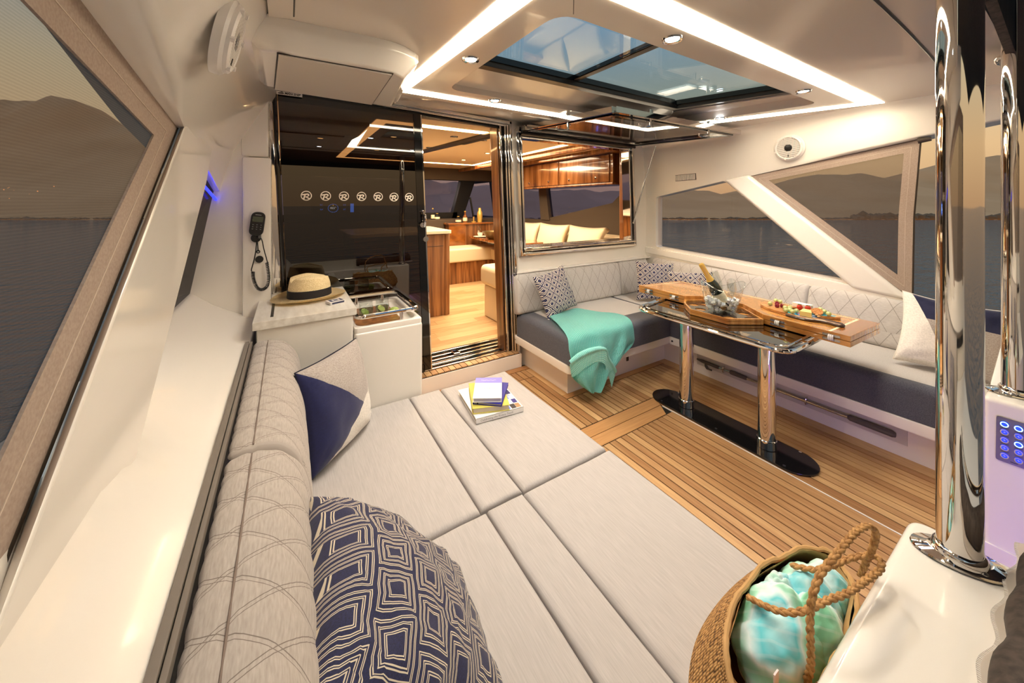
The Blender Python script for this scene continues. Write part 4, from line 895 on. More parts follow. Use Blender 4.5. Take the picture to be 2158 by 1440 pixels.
obj('hook_recess', box(3.079, 3.0845, .58, 1.86, .075, .17, .002), mat('recess_gelcoat', (205, 200, 192), .25), bs)
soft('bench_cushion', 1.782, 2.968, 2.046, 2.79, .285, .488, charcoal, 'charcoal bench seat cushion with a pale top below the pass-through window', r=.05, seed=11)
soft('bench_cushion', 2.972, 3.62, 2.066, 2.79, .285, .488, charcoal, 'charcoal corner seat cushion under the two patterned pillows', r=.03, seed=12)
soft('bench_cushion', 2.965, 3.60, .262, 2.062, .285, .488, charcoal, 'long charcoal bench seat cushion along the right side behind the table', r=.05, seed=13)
def toppanel(x0, x1, y0, y1, par, z=.4885):
    i = [o for o in COL.objects if o.name == par][0]
    W, D = x1-x0, y1-y0; nx, ny = int(W/.04), int(D/.04)
    sd = {'bench_cushion': 11, 'bench_cushion.001': 12, 'bench_cushion.002': 13}[par]
    b_ = grid(lambda u, v: (x0+u*W, y0+v*D, z+.0018*noise.noise(Vector(((x0+u*W)*5, (y0+v*D)*5, sd)))+.002*noise.noise(Vector(((x0+u*W)*16, (y0+v*D)*3.5, sd)))+.0015-.0016*(1 if u in (0, 1) or v in (0, 1) else 0)), nx, ny)
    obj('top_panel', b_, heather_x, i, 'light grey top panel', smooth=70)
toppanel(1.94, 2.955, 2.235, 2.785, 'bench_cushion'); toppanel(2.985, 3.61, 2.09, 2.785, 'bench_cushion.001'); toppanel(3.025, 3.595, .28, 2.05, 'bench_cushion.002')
FP = [(2.742, .495), (2.738, .60), (2.752, .74), (2.778, .822), (2.805, .842), (2.835, .845), (2.862, .838), (2.866, .70), (2.866, .495)]
fpl = lambda p, q, l: (l, p, q)
quilt('bench_bolster_cushion', FP, fpl, 1.765, 3.115, quilt_r, .095, .155, .40, 'quilted grey backrest below the pass-through window', step=.014)
quilt('bench_bolster_cushion', FP, fpl, 3.12, 3.60, quilt_r, .095, .155, .40, 'quilted grey corner backrest behind the two patterned pillows', step=.014)
RP = [(3.545, .495), (3.555, .62), (3.585, .75), (3.615, .825), (3.645, .85), (3.67, .852), (3.688, .84), (3.688, .70), (3.688, .495)]
rpl = lambda p, q, l: (p, l, q-(.020*(2.7-l) if q > .6 else 0))
quilt('bench_bolster_cushion', RP, rpl, 1.243, 2.74, quilt_r, .115, .175, .42, 'quilted grey side backrest under the lake window', step=.014)
quilt('bench_bolster_cushion', RP, rpl, .262, 1.238, quilt_r, .115, .175, .42, 'quilted grey side backrest below the triangular mesh screen', step=.014)
obj('trim_3', box(1.765, 3.68, 2.80, 2.868, .848, .862, .003), gel, kind='structure', label='thin white ledge above the front bench backrest', cat='ledge')
# boat hook
bh = thing('boat_hook', (3.06, 1.2, .12), 'grey telescopic boat hook clipped along the bench base under the right seat', 'boat hook')
gripm = mat('grey_rubber', (92, 86, 80), .6); HXX = 3.062
obj('grip', tube([(HXX, .625, .124), (HXX, .64, .124), (HXX, .83, .124), (HXX, .84, .124)], [.014, .02, .019, .013], 10), gripm, bh)
obj('pole', tube([(HXX, .84, .124), (HXX, 1.2, .124), (HXX, 1.53, .124)], .011, 10), steel, bh); obj('inner_pole', tube([(HXX, 1.5, .124), (HXX, 1.68, .124)], .008, 8), steel, bh)
obj('collar', tube([(HXX, 1.44, .124), (HXX, 1.45, .124), (HXX, 1.56, .124), (HXX, 1.57, .124)], [.012, .017, .017, .012], 10), gripm, bh)
q = tube([(HXX, 1.66, .124), (HXX, 1.80, .126), (HXX, 1.85, .128)], [.014, .014, .006], 8); tube(curve([(HXX, 1.765, .125), (HXX, 1.77, .10), (HXX, 1.755, .08), (HXX, 1.72, .078)], 4), [.011]*9+[.007]*4, 8, bm=q); obj('hook_head', q, gripm, bh)
for y in (1.06, 1.62): obj('clip', tube([(3.078, y, .10), (3.05, y, .105), (3.045, y, .125), (3.05, y, .143), (3.078, y, .148)], .004, 6), chrome, bh)

# ================================================================ PILLOWS
def pillow_bm(w_, h_, t_, M_, seed=0, pinch=.10, exp=.42, n=26, wr=.006):
    b_ = bmesh.new(); uvl = b_.loops.layers.uv.new('UVMap'); V = {}
    for s in (1, -1):
        for i in range(n+1):
            for j in range(n+1):
                u, v = math.sin((i/n*2-1)*PI/2*.92)/math.sin(PI/2*.92), math.sin((j/n*2-1)*PI/2*.92)/math.sin(PI/2*.92)
                edge = i in (0, n) or j in (0, n)
                if edge and s == -1: V[s, i, j] = V[1, i, j]; continue
                x = w_/2*u*(1-pinch*(1-abs(v)**2.2)*abs(u)**1.2); y = h_/2*v*(1-pinch*(1-abs(u)**2.2)*abs(v)**1.2)
                k = max(0, (1-u*u)*(1-v*v))
                z = s*t_/2*k**exp
                nz = noise.noise(Vector((u*2.3+seed, v*2.3, s*3.)))*wr*2*min(1, k*6)+noise.noise(Vector((u*7+seed, v*7, s)))*wr*min(1, k*5)
                # tension creases running from the corners
                for cx, cy in ((1, 1), (1, -1), (-1, 1), (-1, -1)):
                    dx, dy = u-cx, v-cy; d = math.hypot(dx, dy)
                    if d < 1.0: nz += wr*.9*math.sin(math.atan2(dy, dx)*14+seed)*(1-d)*min(1, d*4)*min(1, k*12)
                V[s, i, j] = b_.verts.new((x, y, z+s*nz if not edge else 0))
    for s in (1, -1):
        for i in range(n):
            for j in range(n):
                f = [(i, j), (i+1, j), (i+1, j+1), (i, j+1)]
                if s == -1: f = f[::-1]
                try: F = b_.faces.new([V[s, a, c] for a, c in f])
                except ValueError: continue
                F.material_index = 0 if s == 1 else 1
                for l, (a, c) in zip(F.loops, f):
                    u, v = math.sin((a/n*2-1)*PI/2*.92)/math.sin(PI/2*.92), math.sin((c/n*2-1)*PI/2*.92)/math.sin(PI/2*.92)
                    l[uvl].uv = (u*w_/2*(1+.18*(1-abs(u))), v*h_/2*(1+.18*(1-abs(v))))
    b_.transform(M_); return b_
def piping(w_, h_, M_, r, pinch=.10):
    pts = []; n = 16
    for k in range(4):
        for i in range(n):
            t = i/n*2-1; u, v = [(t, -1), (1, t), (-t, 1), (-1, -t)][k]
            pts.append(M_ @ Vector((w_/2*u*(1-pinch*(1-abs(v)**2.2)*abs(u)**1.2), h_/2*v*(1-pinch*(1-abs(u)**2.2)*abs(v)**1.2), 0)))
    return tube(pts, r, 6, True)
def pillow(name, w_, h_, t_, M_, mats, label, group=None, seed=0, pipe=None, **kw):
    o = obj(name, pillow_bm(w_, h_, t_, M_, seed, **kw), mats, None, label, 'pillow', group, smooth=60)
    if pipe: obj('piping', piping(w_, h_, M_, .0035, kw.get('pinch', .10)), pipe, o)
    return o
def colour_block(name, w_, h_, lines):
    """lines: [(a, b, c, material colour)] region where a*u+b*v<c (u,v in -1..1), later ones win"""
    m = mat(name, (165, 155, 148), .9, sheen=.3); nt, p = parts_of(m); c = nd(nt, 'TexCoord')
    mp = nd(nt, 'Mapping', {'Vector': c.outputs['UV'], 'Scale': (2/w_, 2/h_, 1)}); s = nd(nt, 'SeparateXYZ', {0: mp.outputs[0]})
    n = nd(nt, 'TexNoise', {'Vector': c.outputs['UV'], 'Scale': 120., 'Detail': 4.}); n2 = nd(nt, 'TexNoise', {'Vector': c.outputs['UV'], 'Scale': 150., 'Detail': 5.})
    col = ramp(nt, n2.outputs[0], [(.3, (146, 136, 130)), (.7, (180, 171, 164))])
    for a, b_, k, rgb in lines:
        f = mth(nt, 'LESS_THAN', mth(nt, 'ADD', mth(nt, 'MULTIPLY', s.outputs[0], a), mth(nt, 'MULTIPLY', s.outputs[1], b_)), k)
        tone = ramp(nt, n.outputs[0], [(.3, tuple(v*.93 for v in rgb)), (.7, tuple(min(255, v*1.04) for v in rgb))]); col = mixc(nt, f, col, tone)
    setcol(m, col); bump(m, n2.outputs[0], .12, .001); return m
cb1 = colour_block('colour_block_fabric', .45, .45, [(.936, 1., .064, (24, 29, 78)), (-.6, 1., -.55, (232, 226, 216))])
pillow('colour_block_pillow', .45, .45, .19, pose((.203, 1.955, .538), .865, .203, -.035), [cb1, navyd], 'navy, grey and white colour-block pillow standing against the sunbed backrest', seed=2, pipe=navyd, pinch=.05)
cb2 = colour_block('colour_block_fabric_side', .44, .44, [(0., -1., -.35, (24, 28, 64)), (1., .42, -.42, (236, 230, 222))])
pillow('colour_block_pillow', .44, .44, .15, pose((3.37, .455, .70), -1.30, .36, -.12), [cb2, navyd], 'white, navy and grey colour-block pillow at the near end of the right bench', seed=5, pipe=ivory)
pillow('patterned_pillow', .52, .52, .27, pose((.215, .85, .515), 1.50, .77, .0), [geo_big, geo_big], 'big navy pillow with an ivory lattice pattern leaning on the near sunbed backrest', seed=9, n=34, pinch=.04, exp=.42, wr=.009)
pillow('patterned_pillow', .40, .40, .13, pose((2.07, 2.585, .695), .102, .322, .186), [geo_small, geo_small], 'navy and ivory diamond-patterned pillow beside the turquoise throw', seed=4)
pillow('patterned_pillow', .40, .40, .13, pose((3.23, 2.40, .69), -.553, .258, -.061), [geo_small, geo_small], 'navy and ivory diamond-patterned pillow standing in the bench corner', seed=6)
pillow('patterned_pillow', .40, .38, .12, pose((3.25, 2.03, .66), -1.12, .25, .073), [geo_small, geo_small], 'navy and ivory diamond-patterned pillow half hidden behind the ice bucket', seed=7)

# ================================================================ TURQUOISE THROW
knit = mat('turquoise_waffle_knit', (110, 214, 190), .9, sheen=.3)
_nt, _p = parts_of(knit); _c = nd(_nt, 'TexCoord'); _m = nd(_nt, 'Mapping', {'Vector': _c.outputs['UV'], 'Scale': (95, 95, 1), 'Rotation': (0, 0, .1)})
_w1 = nd(_nt, 'TexWave', {'Vector': _m.outputs[0], 'Scale': .33}, bands_direction='X'); _w2 = nd(_nt, 'TexWave', {'Vector': _m.outputs[0], 'Scale': .33}, bands_direction='Y')
_h = mth(_nt, 'MULTIPLY', _w1.outputs[0], _w2.outputs[0]); setcol(knit, ramp(_nt, _h, [(.0, (120, 232, 224)), (.6, (196, 254, 250))])); bump(knit, _h, .7, .006)
rows = [[(1.93, 2.50, .512), (2.05, 2.55, .515), (2.18, 2.57, .51), (2.30, 2.535, .512), (2.40, 2.42, .505)],
        [(1.85, 2.28, .512), (2.0, 2.31, .53), (2.2, 2.33, .522), (2.37, 2.32, .518), (2.50, 2.27, .508)],
        [(1.775, 2.08, .492), (1.95, 2.05, .518), (2.13, 2.045, .515), (2.33, 2.05, .512), (2.475, 2.09, .502)],
        [(1.74, 2.03, .42), (1.92, 1.998, .44), (2.11, 1.985, .43), (2.29, 2.0, .42), (2.45, 2.015, .41)],
        [(1.725, 2.015, .335), (1.85, 1.99, .33), (2.04, 1.97, .31), (2.19, 1.985, .30), (2.41, 2.01, .34)],
        [(1.755, 2.01, .25), (1.84, 1.98, .20), (1.97, 1.96, .19), (2.09, 1.975, .215), (2.20, 2.0, .255)],
        [(1.84, 2.0, .165), (1.88, 1.98, .11), (1.93, 1.965, .085), (1.99, 1.975, .115), (2.07, 2.0, .195)]]
RC = [curve(r, 12) for r in rows]; NU = len(RC[0])-1
colz = [curve([RC[j][i] for j in range(7)], 10) for i in range(NU+1)]; NV = len(colz[0])-1
def throwp(u, v, off=0., sh=0.):
    i, j = round(u*NU), round(v*NV); p = colz[i][j].copy(); k = max(0, min(1, (v-.33)/.3))
    p.y -= k*(.020*math.sin(u*15+v*4)+.012*math.sin(u*31-v*6)+.012)
    p.z += (1-k)*(.006*math.sin(u*11+v*9)+.004)+off; p.x += k*.012*math.sin(v*12+u*5)+sh; return p
tb = grid(throwp, NU, NV, uvf=lambda u, v: (u*.6, v*.85))
# rolled fold lying over the hanging part
def fold(u, v):
    c = curve([(1.715, 1.985, .355), (1.78, 1.955, .405), (1.90, 1.93, .432), (2.02, 1.935, .405), (2.06, 1.945, .33), (2.12, 1.955, .25), (2.16, 1.965, .20)], 8)
    p = c[round(u*(len(c)-1))]; a = v*PI*1.5-.3; r = .011+.004*math.sin(u*9)
    if v < .72: return p+Vector((0, -r*math.sin(a)*.9, r*math.cos(a)))
    q = p+Vector((0, -r*math.sin(.72*PI*1.5-.3)*.9, r*math.cos(.72*PI*1.5-.3))); k = (v-.72)/.28
    return q+Vector((.06*k*(.5-u), .012*k, -.10*k-.012*math.sin(u*14)*k))
grid(fold, 48, 14, uvf=lambda u, v: (u*.6, v*.25), bm=tb)
bmesh.ops.solidify(tb, geom=tb.faces[:], thickness=.005)
obj('throw_blanket', tb, knit, None, 'turquoise waffle-knit throw draped over the bench seat edge', 'blanket', smooth=70)
# ================================================================ TABLE
tb_ = thing('cockpit_table', (2.49, 1.32, 0), 'varnished teak folding table on two polished steel legs with a glass shelf', 'table')
obj('base_plate', prism([(2.49+.125*math.cos(a)*1.0, (1.72 if math.sin(a) > 0 else .93)+.125*math.sin(a)) for a in [k*PI/16+.001 for k in range(32)]], 'Z', .001, .012, bev=.003), mat('dark_polished_steel', (70, 68, 68), .08, .9), tb_)
for x, y in ((2.60, .93), (2.39, .93), (2.60, 1.72), (2.39, 1.72), (2.40, 1.32)): obj('plate_screw', cyl((x, y, .012), .008, .002, 10), chrome, tb_)
for y in (1.06, 1.585):
    l = obj('leg', cyl((2.49, y, .06), .0475, .625, 32), chrome, tb_); obj('leg_collar', cyl((2.49, y, .012), .052, .055, 32, bev=.003), chrome, tb_)
    obj('leg_flange', cyl((2.49, y, .672), .085, .012, 28, bev=.003), chrome, tb_)
rail = fillet([(2.25, .86, .70), (3.02, .86, .70), (3.02, 1.95, .70), (2.25, 1.84, .70)], .10, 7)
obj('shelf_rail', tube(rail, .0135, 10, True), chrome, tb_)
r2 = fillet([(2.285, .895, .713), (3.0, .895, .713), (3.0, 1.92, .713), (2.285, 1.81, .713)], .08, 7)
obj('inner_rail', tube(r2, .006, 8, True), chrome, tb_)
obj('glass_shelf', prism([(p.x, p.y) for p in fillet([(2.28, .89, 0), (3.0, .89, 0), (3.0, 1.93, 0), (2.28, 1.815, 0)], .08, 6)], 'Z', .694, .704), shelfg, tb_)
for p in ((2.267, 1.0), (2.267, 1.35), (2.267, 1.68), (2.5, .875)): obj('rail_clip', box(p[0]-.02, p[0]+.02, p[1]-.012, p[1]+.012, .703, .712, .003), chrome, tb_)
# two folded leaves with a bay cut into the middle of the front edge
out = [(2.612, .706), (3.058, .69), (3.14, 2.065), (2.655, 2.142), (2.645, 1.705), (2.755, 1.635), (2.80, 1.345), (2.648, 1.147)]
for i, (z0, z1) in enumerate(((.7095, .7385), (.7405, .770))):
    lf = obj('leaf', prism(out, 'Z', z0, z1, bev=.0025), varn, tb_)
    if i == 1:
        def line(a, c, w_=.008):
            a, c = Vector((*a, 0)), Vector((*c, 0)); d = (c-a).normalized(); n_ = Vector((-d.y, d.x, 0))*w_/2
            return prism([tuple((a+n_).xy), tuple((a-n_).xy), tuple((c-n_).xy), tuple((c+n_).xy)], 'Z', .7695, .7704)
        obj('inlay_line', line((2.625, .80), (3.035, .786), .013), inlay, lf); obj('inlay_line', line((3.035, .786), (3.105, 2.02)), inlay, lf); obj('inlay_line', line((3.105, 2.02), (2.667, 2.09), .010), inlay, lf)
        obj('end_board', prism([(2.615, .7075), (3.056, .692), (3.059, .776), (2.617, .79)], 'Z', .769, .7703), varnd, lf)
for y in (1.064, .79, 2.03, 1.79):
    hgx = 2.648 if y > 1.7 else 2.612+(y-.706)*.0816
    h_ = thing('hinge', (hgx, y, .74), 'hinge', 'hinge'); h_.parent = tb_; h_.location = Vector((hgx, y, .74))-LOC[tb_.name]; del h_['label']; del h_['category']
    for s in (1, -1):
        obj('hinge_leaf', prism(fil2([(y-.040, .739+s*.012-.0065), (y+.040, .739+s*.012-.0065), (y+.040, .739+s*.012+.0065), (y-.040, .739+s*.012+.0065)], .006, 3), 'X', hgx-.005, hgx+.001), steel, h_)
    q = bmesh.new()
    for k in (-1, 0, 1): join(q, tube([(hgx-.006, y+k*.009, .724), (hgx-.014, y+k*.009, .733), (hgx-.014, y+k*.009, .745), (hgx-.006, y+k*.009, .754)], .004, 6))
    obj('hinge_knuckle', q, white, h_)
# drinks tray in the bay
ty = thing('drinks_tray', (2.62, 1.4, .705), 'varnished teak hexagonal drinks tray with sunk cup holes under the ice bucket', 'tray')
hexo = [(2.437, 1.525), (2.44, 1.262), (2.632, 1.138), (2.802, 1.345), (2.757, 1.632), (2.642, 1.70), (2.55, 1.645)]
sc_ = lambda k: [(2.62+(x-2.62)*k, 1.415+(y-1.415)*k) for x, y in hexo]
wells = [(2.610, 1.600), (2.535, 1.505), (2.690, 1.290), (2.520, 1.295), (2.605, 1.205), (2.70, 1.56)]
circ = lambda x, y, r, n_=16: [(x+r*math.cos(k*2*PI/n_), y+r*math.sin(k*2*PI/n_)) for k in range(n_)]
obj('tray_body', prism(hexo, 'Z', .7055, .724, bev=.003), varn, ty)
obj('tray_rim', prism(hexo, 'Z', .724, .745, holes=[sc_(.93)], bev=.003), varn, ty)
obj('tray_floor', prism(sc_(.93), 'Z', .724, .732, holes=[circ(x, y, .036) for x, y in wells]), mat('dark_varnish', (46, 34, 28), .06, coat=1.), ty)
for x, y in wells: obj('cup_well', cyl((x, y, .7242), .0355, .002, 16), varn, ty)
# ice bucket
R_ = RGT; F_ = DIR; C0 = Vector((2.60, 1.39, .7325))
def bk(u, v, r0=0.):
    a = u*2*PI; c_, s_ = math.cos(a), math.sin(a); L_ = .092+(.155-.092)*v**.8-r0; Wd = .058+(.098-.058)*v**.8-r0
    zt = .155+.075*abs(c_)**2.2*(1.0 if c_ < 0 else .72)
    return C0+R_*(L_*c_)+F_*(Wd*s_)+Vector((0, 0, .004+zt*v))
ib = thing('ice_bucket', tuple(C0), 'clear oval acrylic ice bucket full of ice on the drinks tray', 'ice bucket')
q = grid(lambda u, v: bk(u, v), 44, 10, cu=True); q.faces.new([v for v in sorted([v for v in q.verts if abs(v.co.z-C0.z-.004) < 1e-5], key=lambda v: math.atan2((v.co-C0).dot(F_), (v.co-C0).dot(R_)))])
bmesh.ops.solidify(q, geom=q.faces[:], thickness=.003); obj('bucket_wall', q, acryl, ib, smooth=60)
obj('rim', tube([bk(k/44, 1.) for k in range(44)], .0028, 6, True), acryl, ib)
icem = glass('ice', (250, 252, 255), .14, rough=.12, amt=1.2); icew = mat('frosted_ice', (244, 247, 252), .2, coat=.5); _q = parts_of(icew)[1]; _q.inputs['Subsurface Weight'].default_value = 1.; _q.inputs['Subsurface Radius'].default_value = (.05, .05, .06)
rt = random.Random(5); q = bmesh.new()
for i in range(170):
    while True:
        a, c = rt.uniform(-1, 1), rt.uniform(-1, 1)
        if a*a+c*c < 1: break
    v = rt.random()**.7*.62; L_ = (.092+(.155-.092)*v**.8)*.86; Wd = (.058+(.098-.058)*v**.8)*.84
    p = C0+R_*(a*L_)+F_*(c*Wd)+Vector((0, 0, .012+.135*v)); s_ = rt.uniform(.008, .014); t = bmesh.new(); bmesh.ops.create_cube(t, size=s_*1.6, matrix=Matrix.Translation(p) @ Matrix.Rotation(rt.random()*6, 4, (rt.random(), rt.random(), rt.random()+.1))); join(q, t)
o = obj('ice_cubes', q, icew, None, 'crushed ice heaped inside the clear bucket', 'ice', kind='stuff', smooth=0)
def lathe_dir(prof, p0, p1, n=24):
    d = (Vector(p1)-Vector(p0)).normalized(); return lathe(prof, n, Matrix.Translation(p0) @ Vector((0, 0, 1)).rotation_difference(d).to_matrix().to_4x4())
ch = thing('champagne_bottle', (2.60, 1.37, .76), 'dark green champagne bottle with gold neck foil leaning in the ice bucket', 'bottle')
P0, P1 = (2.615, 1.372, .772), (2.455, 1.452, 1.07)
greeng = mat('dark_green_glass', (22, 34, 20), .05, coat=1.0)
obj('body', lathe_dir([(0, .0), (.036, .0), (.041, .01), (.041, .15), (.036, .185), (.020, .235), (.0165, .25)], P0, P1), greeng, ch, smooth=60)
obj('neck_foil', lathe_dir([(.0275, .21), (.021, .235), (.0172, .26), (.0165, .325), (.018, .33), (.018, .345), (.0145, .352), (0, .354)], P0, P1), goldm, ch, smooth=50)
obj('bottle_label', lathe_dir([(.0415, .045), (.0415, .12)], P0, P1, 24), labelm, ch)
for i, (p0, p1, l) in enumerate((((2.62, 1.375, .80), (2.575, 1.43, 1.01), 'champagne flute standing upright in the ice beside the bottle'), ((2.655, 1.335, .80), (2.56, 1.30, .93), 'champagne flute lying low in the ice in front of the bottle'))):
    fl_ = obj('champagne_flute', lathe_dir([(.03, .0), (.03, .002), (.004, .008), (.004, .07), (.018, .10), (.028, .15), (.027, .20), (.024, .225), (.0228, .225), (.0255, .20), (.026, .15), (.016, .10), (0, .085)], p0, p1), clear, None, l, 'glass', smooth=60)
# ---- cheese board
cbo = thing('cheese_board', (2.84, 1.02, .771), 'olive wood serving board with a turquoise resin river and a dark handle', 'board')
bo = [(2.868, 1.262), (2.80, 1.215), (2.745, 1.09), (2.722, .985), (2.735, .925), (2.765, .87), (2.752, .80), (2.775, .782), (2.795, .80), (2.805, .88), (2.83, .93), (2.862, .91), (2.915, .845), (2.945, .85), (2.94, .93), (2.955, 1.02), (2.965, 1.13), (2.945, 1.235), (2.91, 1.268)]
bo = [tuple(p.xy) for p in curve([(x, y, 0) for x, y in bo], 3, True)]
olive = mat('olive_wood', (178, 122, 62), .4, coat=.3); noisy(olive, (150, 94, 44), (206, 152, 90), (60, 8, 60), 5)
obj('board', prism(bo, 'Z', .7705, .788, bev=.003), olive, cbo)
darkw = mat('dark_bark_wood', (62, 40, 26), .35, coat=.4)
rv = [(2.742, .965), (2.75, .935), (2.79, .90), (2.85, .935), (2.91, .86), (2.938, .86), (2.93, .95), (2.88, 1.0), (2.83, .99), (2.79, 1.06), (2.77, 1.08), (2.752, 1.04)]
resin = mat('turquoise_resin', (40, 160, 200), .1, coat=1.); noisy(resin, (30, 120, 200), (70, 200, 190), (14, 14, 14), 3)
obj('resin_river', prism(rv, 'Z', .786, .7885), resin, cbo)
bk_ = tube([(p[0], p[1], .779) for p in bo if p[1] < 1.06 and p[0] < 2.86], .009, 8, flat=.9); obj('bark_edge', bk_, darkw, cbo)
hd_ = tube(curve([(2.79, .93, .780), (2.785, .87, .780), (2.774, .82, .780), (2.772, .785, .780)], 5), [.012]*6+[.014]*10, 10); obj('handle_grip', hd_, darkw, cbo)
grapem = mat('green_grape', (198, 204, 140), .25, coat=.4); noisy(grapem, (184, 192, 120), (214, 216, 162), (60, 60, 60), 2)
stemm = mat('grape_stem', (110, 90, 40), .7)
GR = [(2.842, 1.19, 'far left end of the cheese board beside the raspberries'), (2.965, 1.205, 'rear left of the cheese board, farther of two'), (2.955, 1.175, 'rear left of the cheese board, nearer of two'), (2.815, 1.09, 'upper left of the front cluster'), (2.838, 1.072, 'upper right of the front cluster'),
      (2.752, 1.062, 'lower left of the front cluster'), (2.785, 1.052, 'middle of the front cluster'), (2.752, 1.025, 'front of the front cluster'), (2.795, 1.02, 'touching the cheese in the front cluster'), (2.962, .95, 'rear of the three at the handle end'), (2.925, .918, 'middle of the three at the handle end'), (2.890, .885, 'front of the three at the handle end')]
for x, y, l in GR:
    t = thing('grape', (x, y, .789), 'pale green grape, '+l, 'grape', 'green grapes on the cheese board')
    obj('berry', ball((x, y, .8035), .0145, 1, 1, 1.02), grapem, t); obj('stalk', tube([(x, y, .817), (x+.004, y+.003, .823)], .0013, 5), stemm, t)
rasp = mat('raspberry_red', (140, 22, 44), .5)
def berry(c, r):
    b_ = bmesh.new()
    for k in range(26):
        z = 1-2*(k+.5)/26; a = k*2.4; s = math.sqrt(1-z*z); ball((c[0]+r*.75*s*math.cos(a), c[1]+r*.75*s*math.sin(a), c[2]+r*.85*z), r*.34, sub=1, bm=b_)
    return b_
for i, (x, y, z, l) in enumerate(((2.885, 1.165, .803, 'top'), (2.835, 1.145, .80, 'front left'), (2.862, 1.125, .80, 'right'))):
    obj('raspberry', berry((x, y, z), .0135), rasp, None, 'dark red raspberry at the far end of the cheese board, %s one of three' % l, 'raspberry', 'raspberries on the cheese board')
crack = mat('seeded_cracker', (176, 112, 56), .8); noisy(crack, (146, 86, 38), (200, 138, 78), (120, 120, 120), 4, bmp=.5)
for i, (c, nrm, l) in enumerate((((2.872, 1.10, .803), (.15, -.15, 1), 'seeded cracker leaning beside the raspberries'), ((2.895, 1.085, .796), (.1, .1, 1), 'seeded cracker lying flat behind the front grapes'), ((2.87, .935, .808), (-.5, -.35, 1), 'seeded cracker propped beside the cheese'), ((2.90, .955, .80), (-.25, -.2, 1), 'seeded cracker under the propped one at the handle end'))):
    q = bmesh.new(); join(q, prism([(.032*math.cos(k*PI/10)*(1+.05*math.sin(k*3)), .028*math.sin(k*PI/10)) for k in range(20)], 'Z', -.0025, .0025, bev=.001)); q.transform(Matrix.Translation(c) @ Vector((0, 0, 1)).rotation_difference(Vector(nrm)).to_matrix().to_4x4()); obj('cracker', q, crack, None, l, 'cracker', 'crackers on the cheese board')
chm = mat('pale_yellow_cheese', (226, 206, 132), .45, coat=.1)
obj('cheese_wedge', prism([(2.745, .985), (2.752, .925), (2.83, .955), (2.825, .995)], 'Z', .789, .820, bev=.002), chm, None, 'pale yellow block of cheese at the front of the cheese board', 'cheese')
obj('brie_wedge', prism(fil2([(2.935, 1.10), (2.915, 1.00), (2.965, .985), (2.975, 1.08)], .012, 4), 'Z', .789, .824, bev=.005), mat('white_brie', (240, 236, 226), .7), None, 'white brie cheese at the back of the board', 'cheese')
strw = mat('strawberry_red', (200, 50, 30), .4, coat=.4); leafm = mat('strawberry_leaf', (70, 110, 40), .6)
for x, y, l in ((2.90, 1.04, 'red strawberry with green leaves between the brie and the cheese, left one'), (2.915, 1.0, 'orange-red strawberry between the brie and the cracker, right one')):
    t = thing('strawberry', (x, y, .789), l, 'strawberry', 'strawberries on the cheese board')
    obj('berry', ball((x, y, .806), .017, 1, 1, 1.1), strw, t)
    q = bmesh.new()
    for k in range(6): a = k*PI/3; vs_ = [q.verts.new((x+r_*math.cos(a+d), y+r_*math.sin(a+d), z)) for r_, d, z in ((0, 0, .8255), (.008, .35, .826), (.017, 0, .821), (.008, -.35, .826))]; q.faces.new(vs_)
    obj('leaf_crown', q, leafm, t, smooth=0)
nutm = mat('almond_brown', (190, 140, 84), .6)
for x, y, l in ((2.80, .905, 'front'), (2.825, .925, 'middle'), (2.85, .965, 'rear')): obj('almond', ball((x, y, .7955), .011, 1.3, .8, .55), nutm, None, 'brown almond beside the cheese block, %s one of three' % l, 'almond', 'almonds on the cheese board')
# ================================================================ BOOKS
def book(c, ang, W, D, z0, z1, cover, page, label, sp='none', coverm2=None):
    t = thing('book', (c[0], c[1], z0), label, 'book', 'books stacked on the sunbed'); M_ = Matrix.Translation((c[0], c[1], 0)) @ Matrix.Rotation(ang, 4, 'Z')
    def bx(x0, x1, y0, y1, a, e, m, name, bv=.0006):
        q = bmesh.new(); join(q, box(x0, x1, y0, y1, a, e, bv)); q.transform(M_); return obj(name, q, m, t)
    bx(-W/2, W/2, -D/2, D/2, z1-.0025, z1, cover, 'front_cover'); bx(-W/2, W/2, -D/2, D/2, z0, z0+.0025, cover, 'back_cover')
    bx(-W/2+.006, W/2-.006, -D/2+.006, D/2-.006, z0+.0025, z1-.0025, page, 'pages', 0)
    if sp == 'front': bx(-W/2, W/2, -D/2, -D/2+.004, z0, z1, cover, 'spine')
    if sp == 'left': bx(-W/2, -W/2+.004, -D/2, D/2, z0, z1, cover, 'spine')
    if sp == 'back': bx(-W/2, W/2, D/2-.004, D/2, z0, z1, cover, 'spine')
    return t, M_, bx
pagem = mat('book_pages', (214, 204, 188), .8); whitec = mat('white_book_cover', (240, 238, 236), .4, coat=.2); yel = mat('mustard_cover', (206, 196, 92), .6); ind = mat('indigo_cover', (44, 40, 140), .5); lav = mat('lavender_band', (136, 130, 220), .5)
goldi = mat('pale_gold_ink', (206, 190, 140), .5); greyi = mat('grey_ink', (150, 150, 152), .6)
t, M_, bx = book((1.02, 1.90), -.12, .283, .335, .3125, .340, whitec, pagem, 'large white photo book at the bottom of the stack', 'front')
obj('spine_title', text_bm('Celebrating the Riviera Touch', .016, M_ @ basis((1, 0, 0), (0, 0, 1), (-.02, -.1678, .326)), .0002, .2), greyi, t, smooth=0)
rt = random.Random(2); phm = [mat('photo_blue', (120, 140, 220), .3), mat('photo_dark', (50, 46, 52), .3), mat('photo_tan', (170, 130, 90), .3), mat('photo_sky', (190, 205, 235), .3), mat('photo_navy', (46, 44, 130), .3)]
for i in range(6):
    for j in range(3): bx(.045+j*.031, .045+j*.031+.030-.004*rt.random(), -.158+i*.051, -.158+i*.051+.049-.009*rt.random(), .340, .3403, phm[rt.randrange(5)], 'cover_photo', 0)
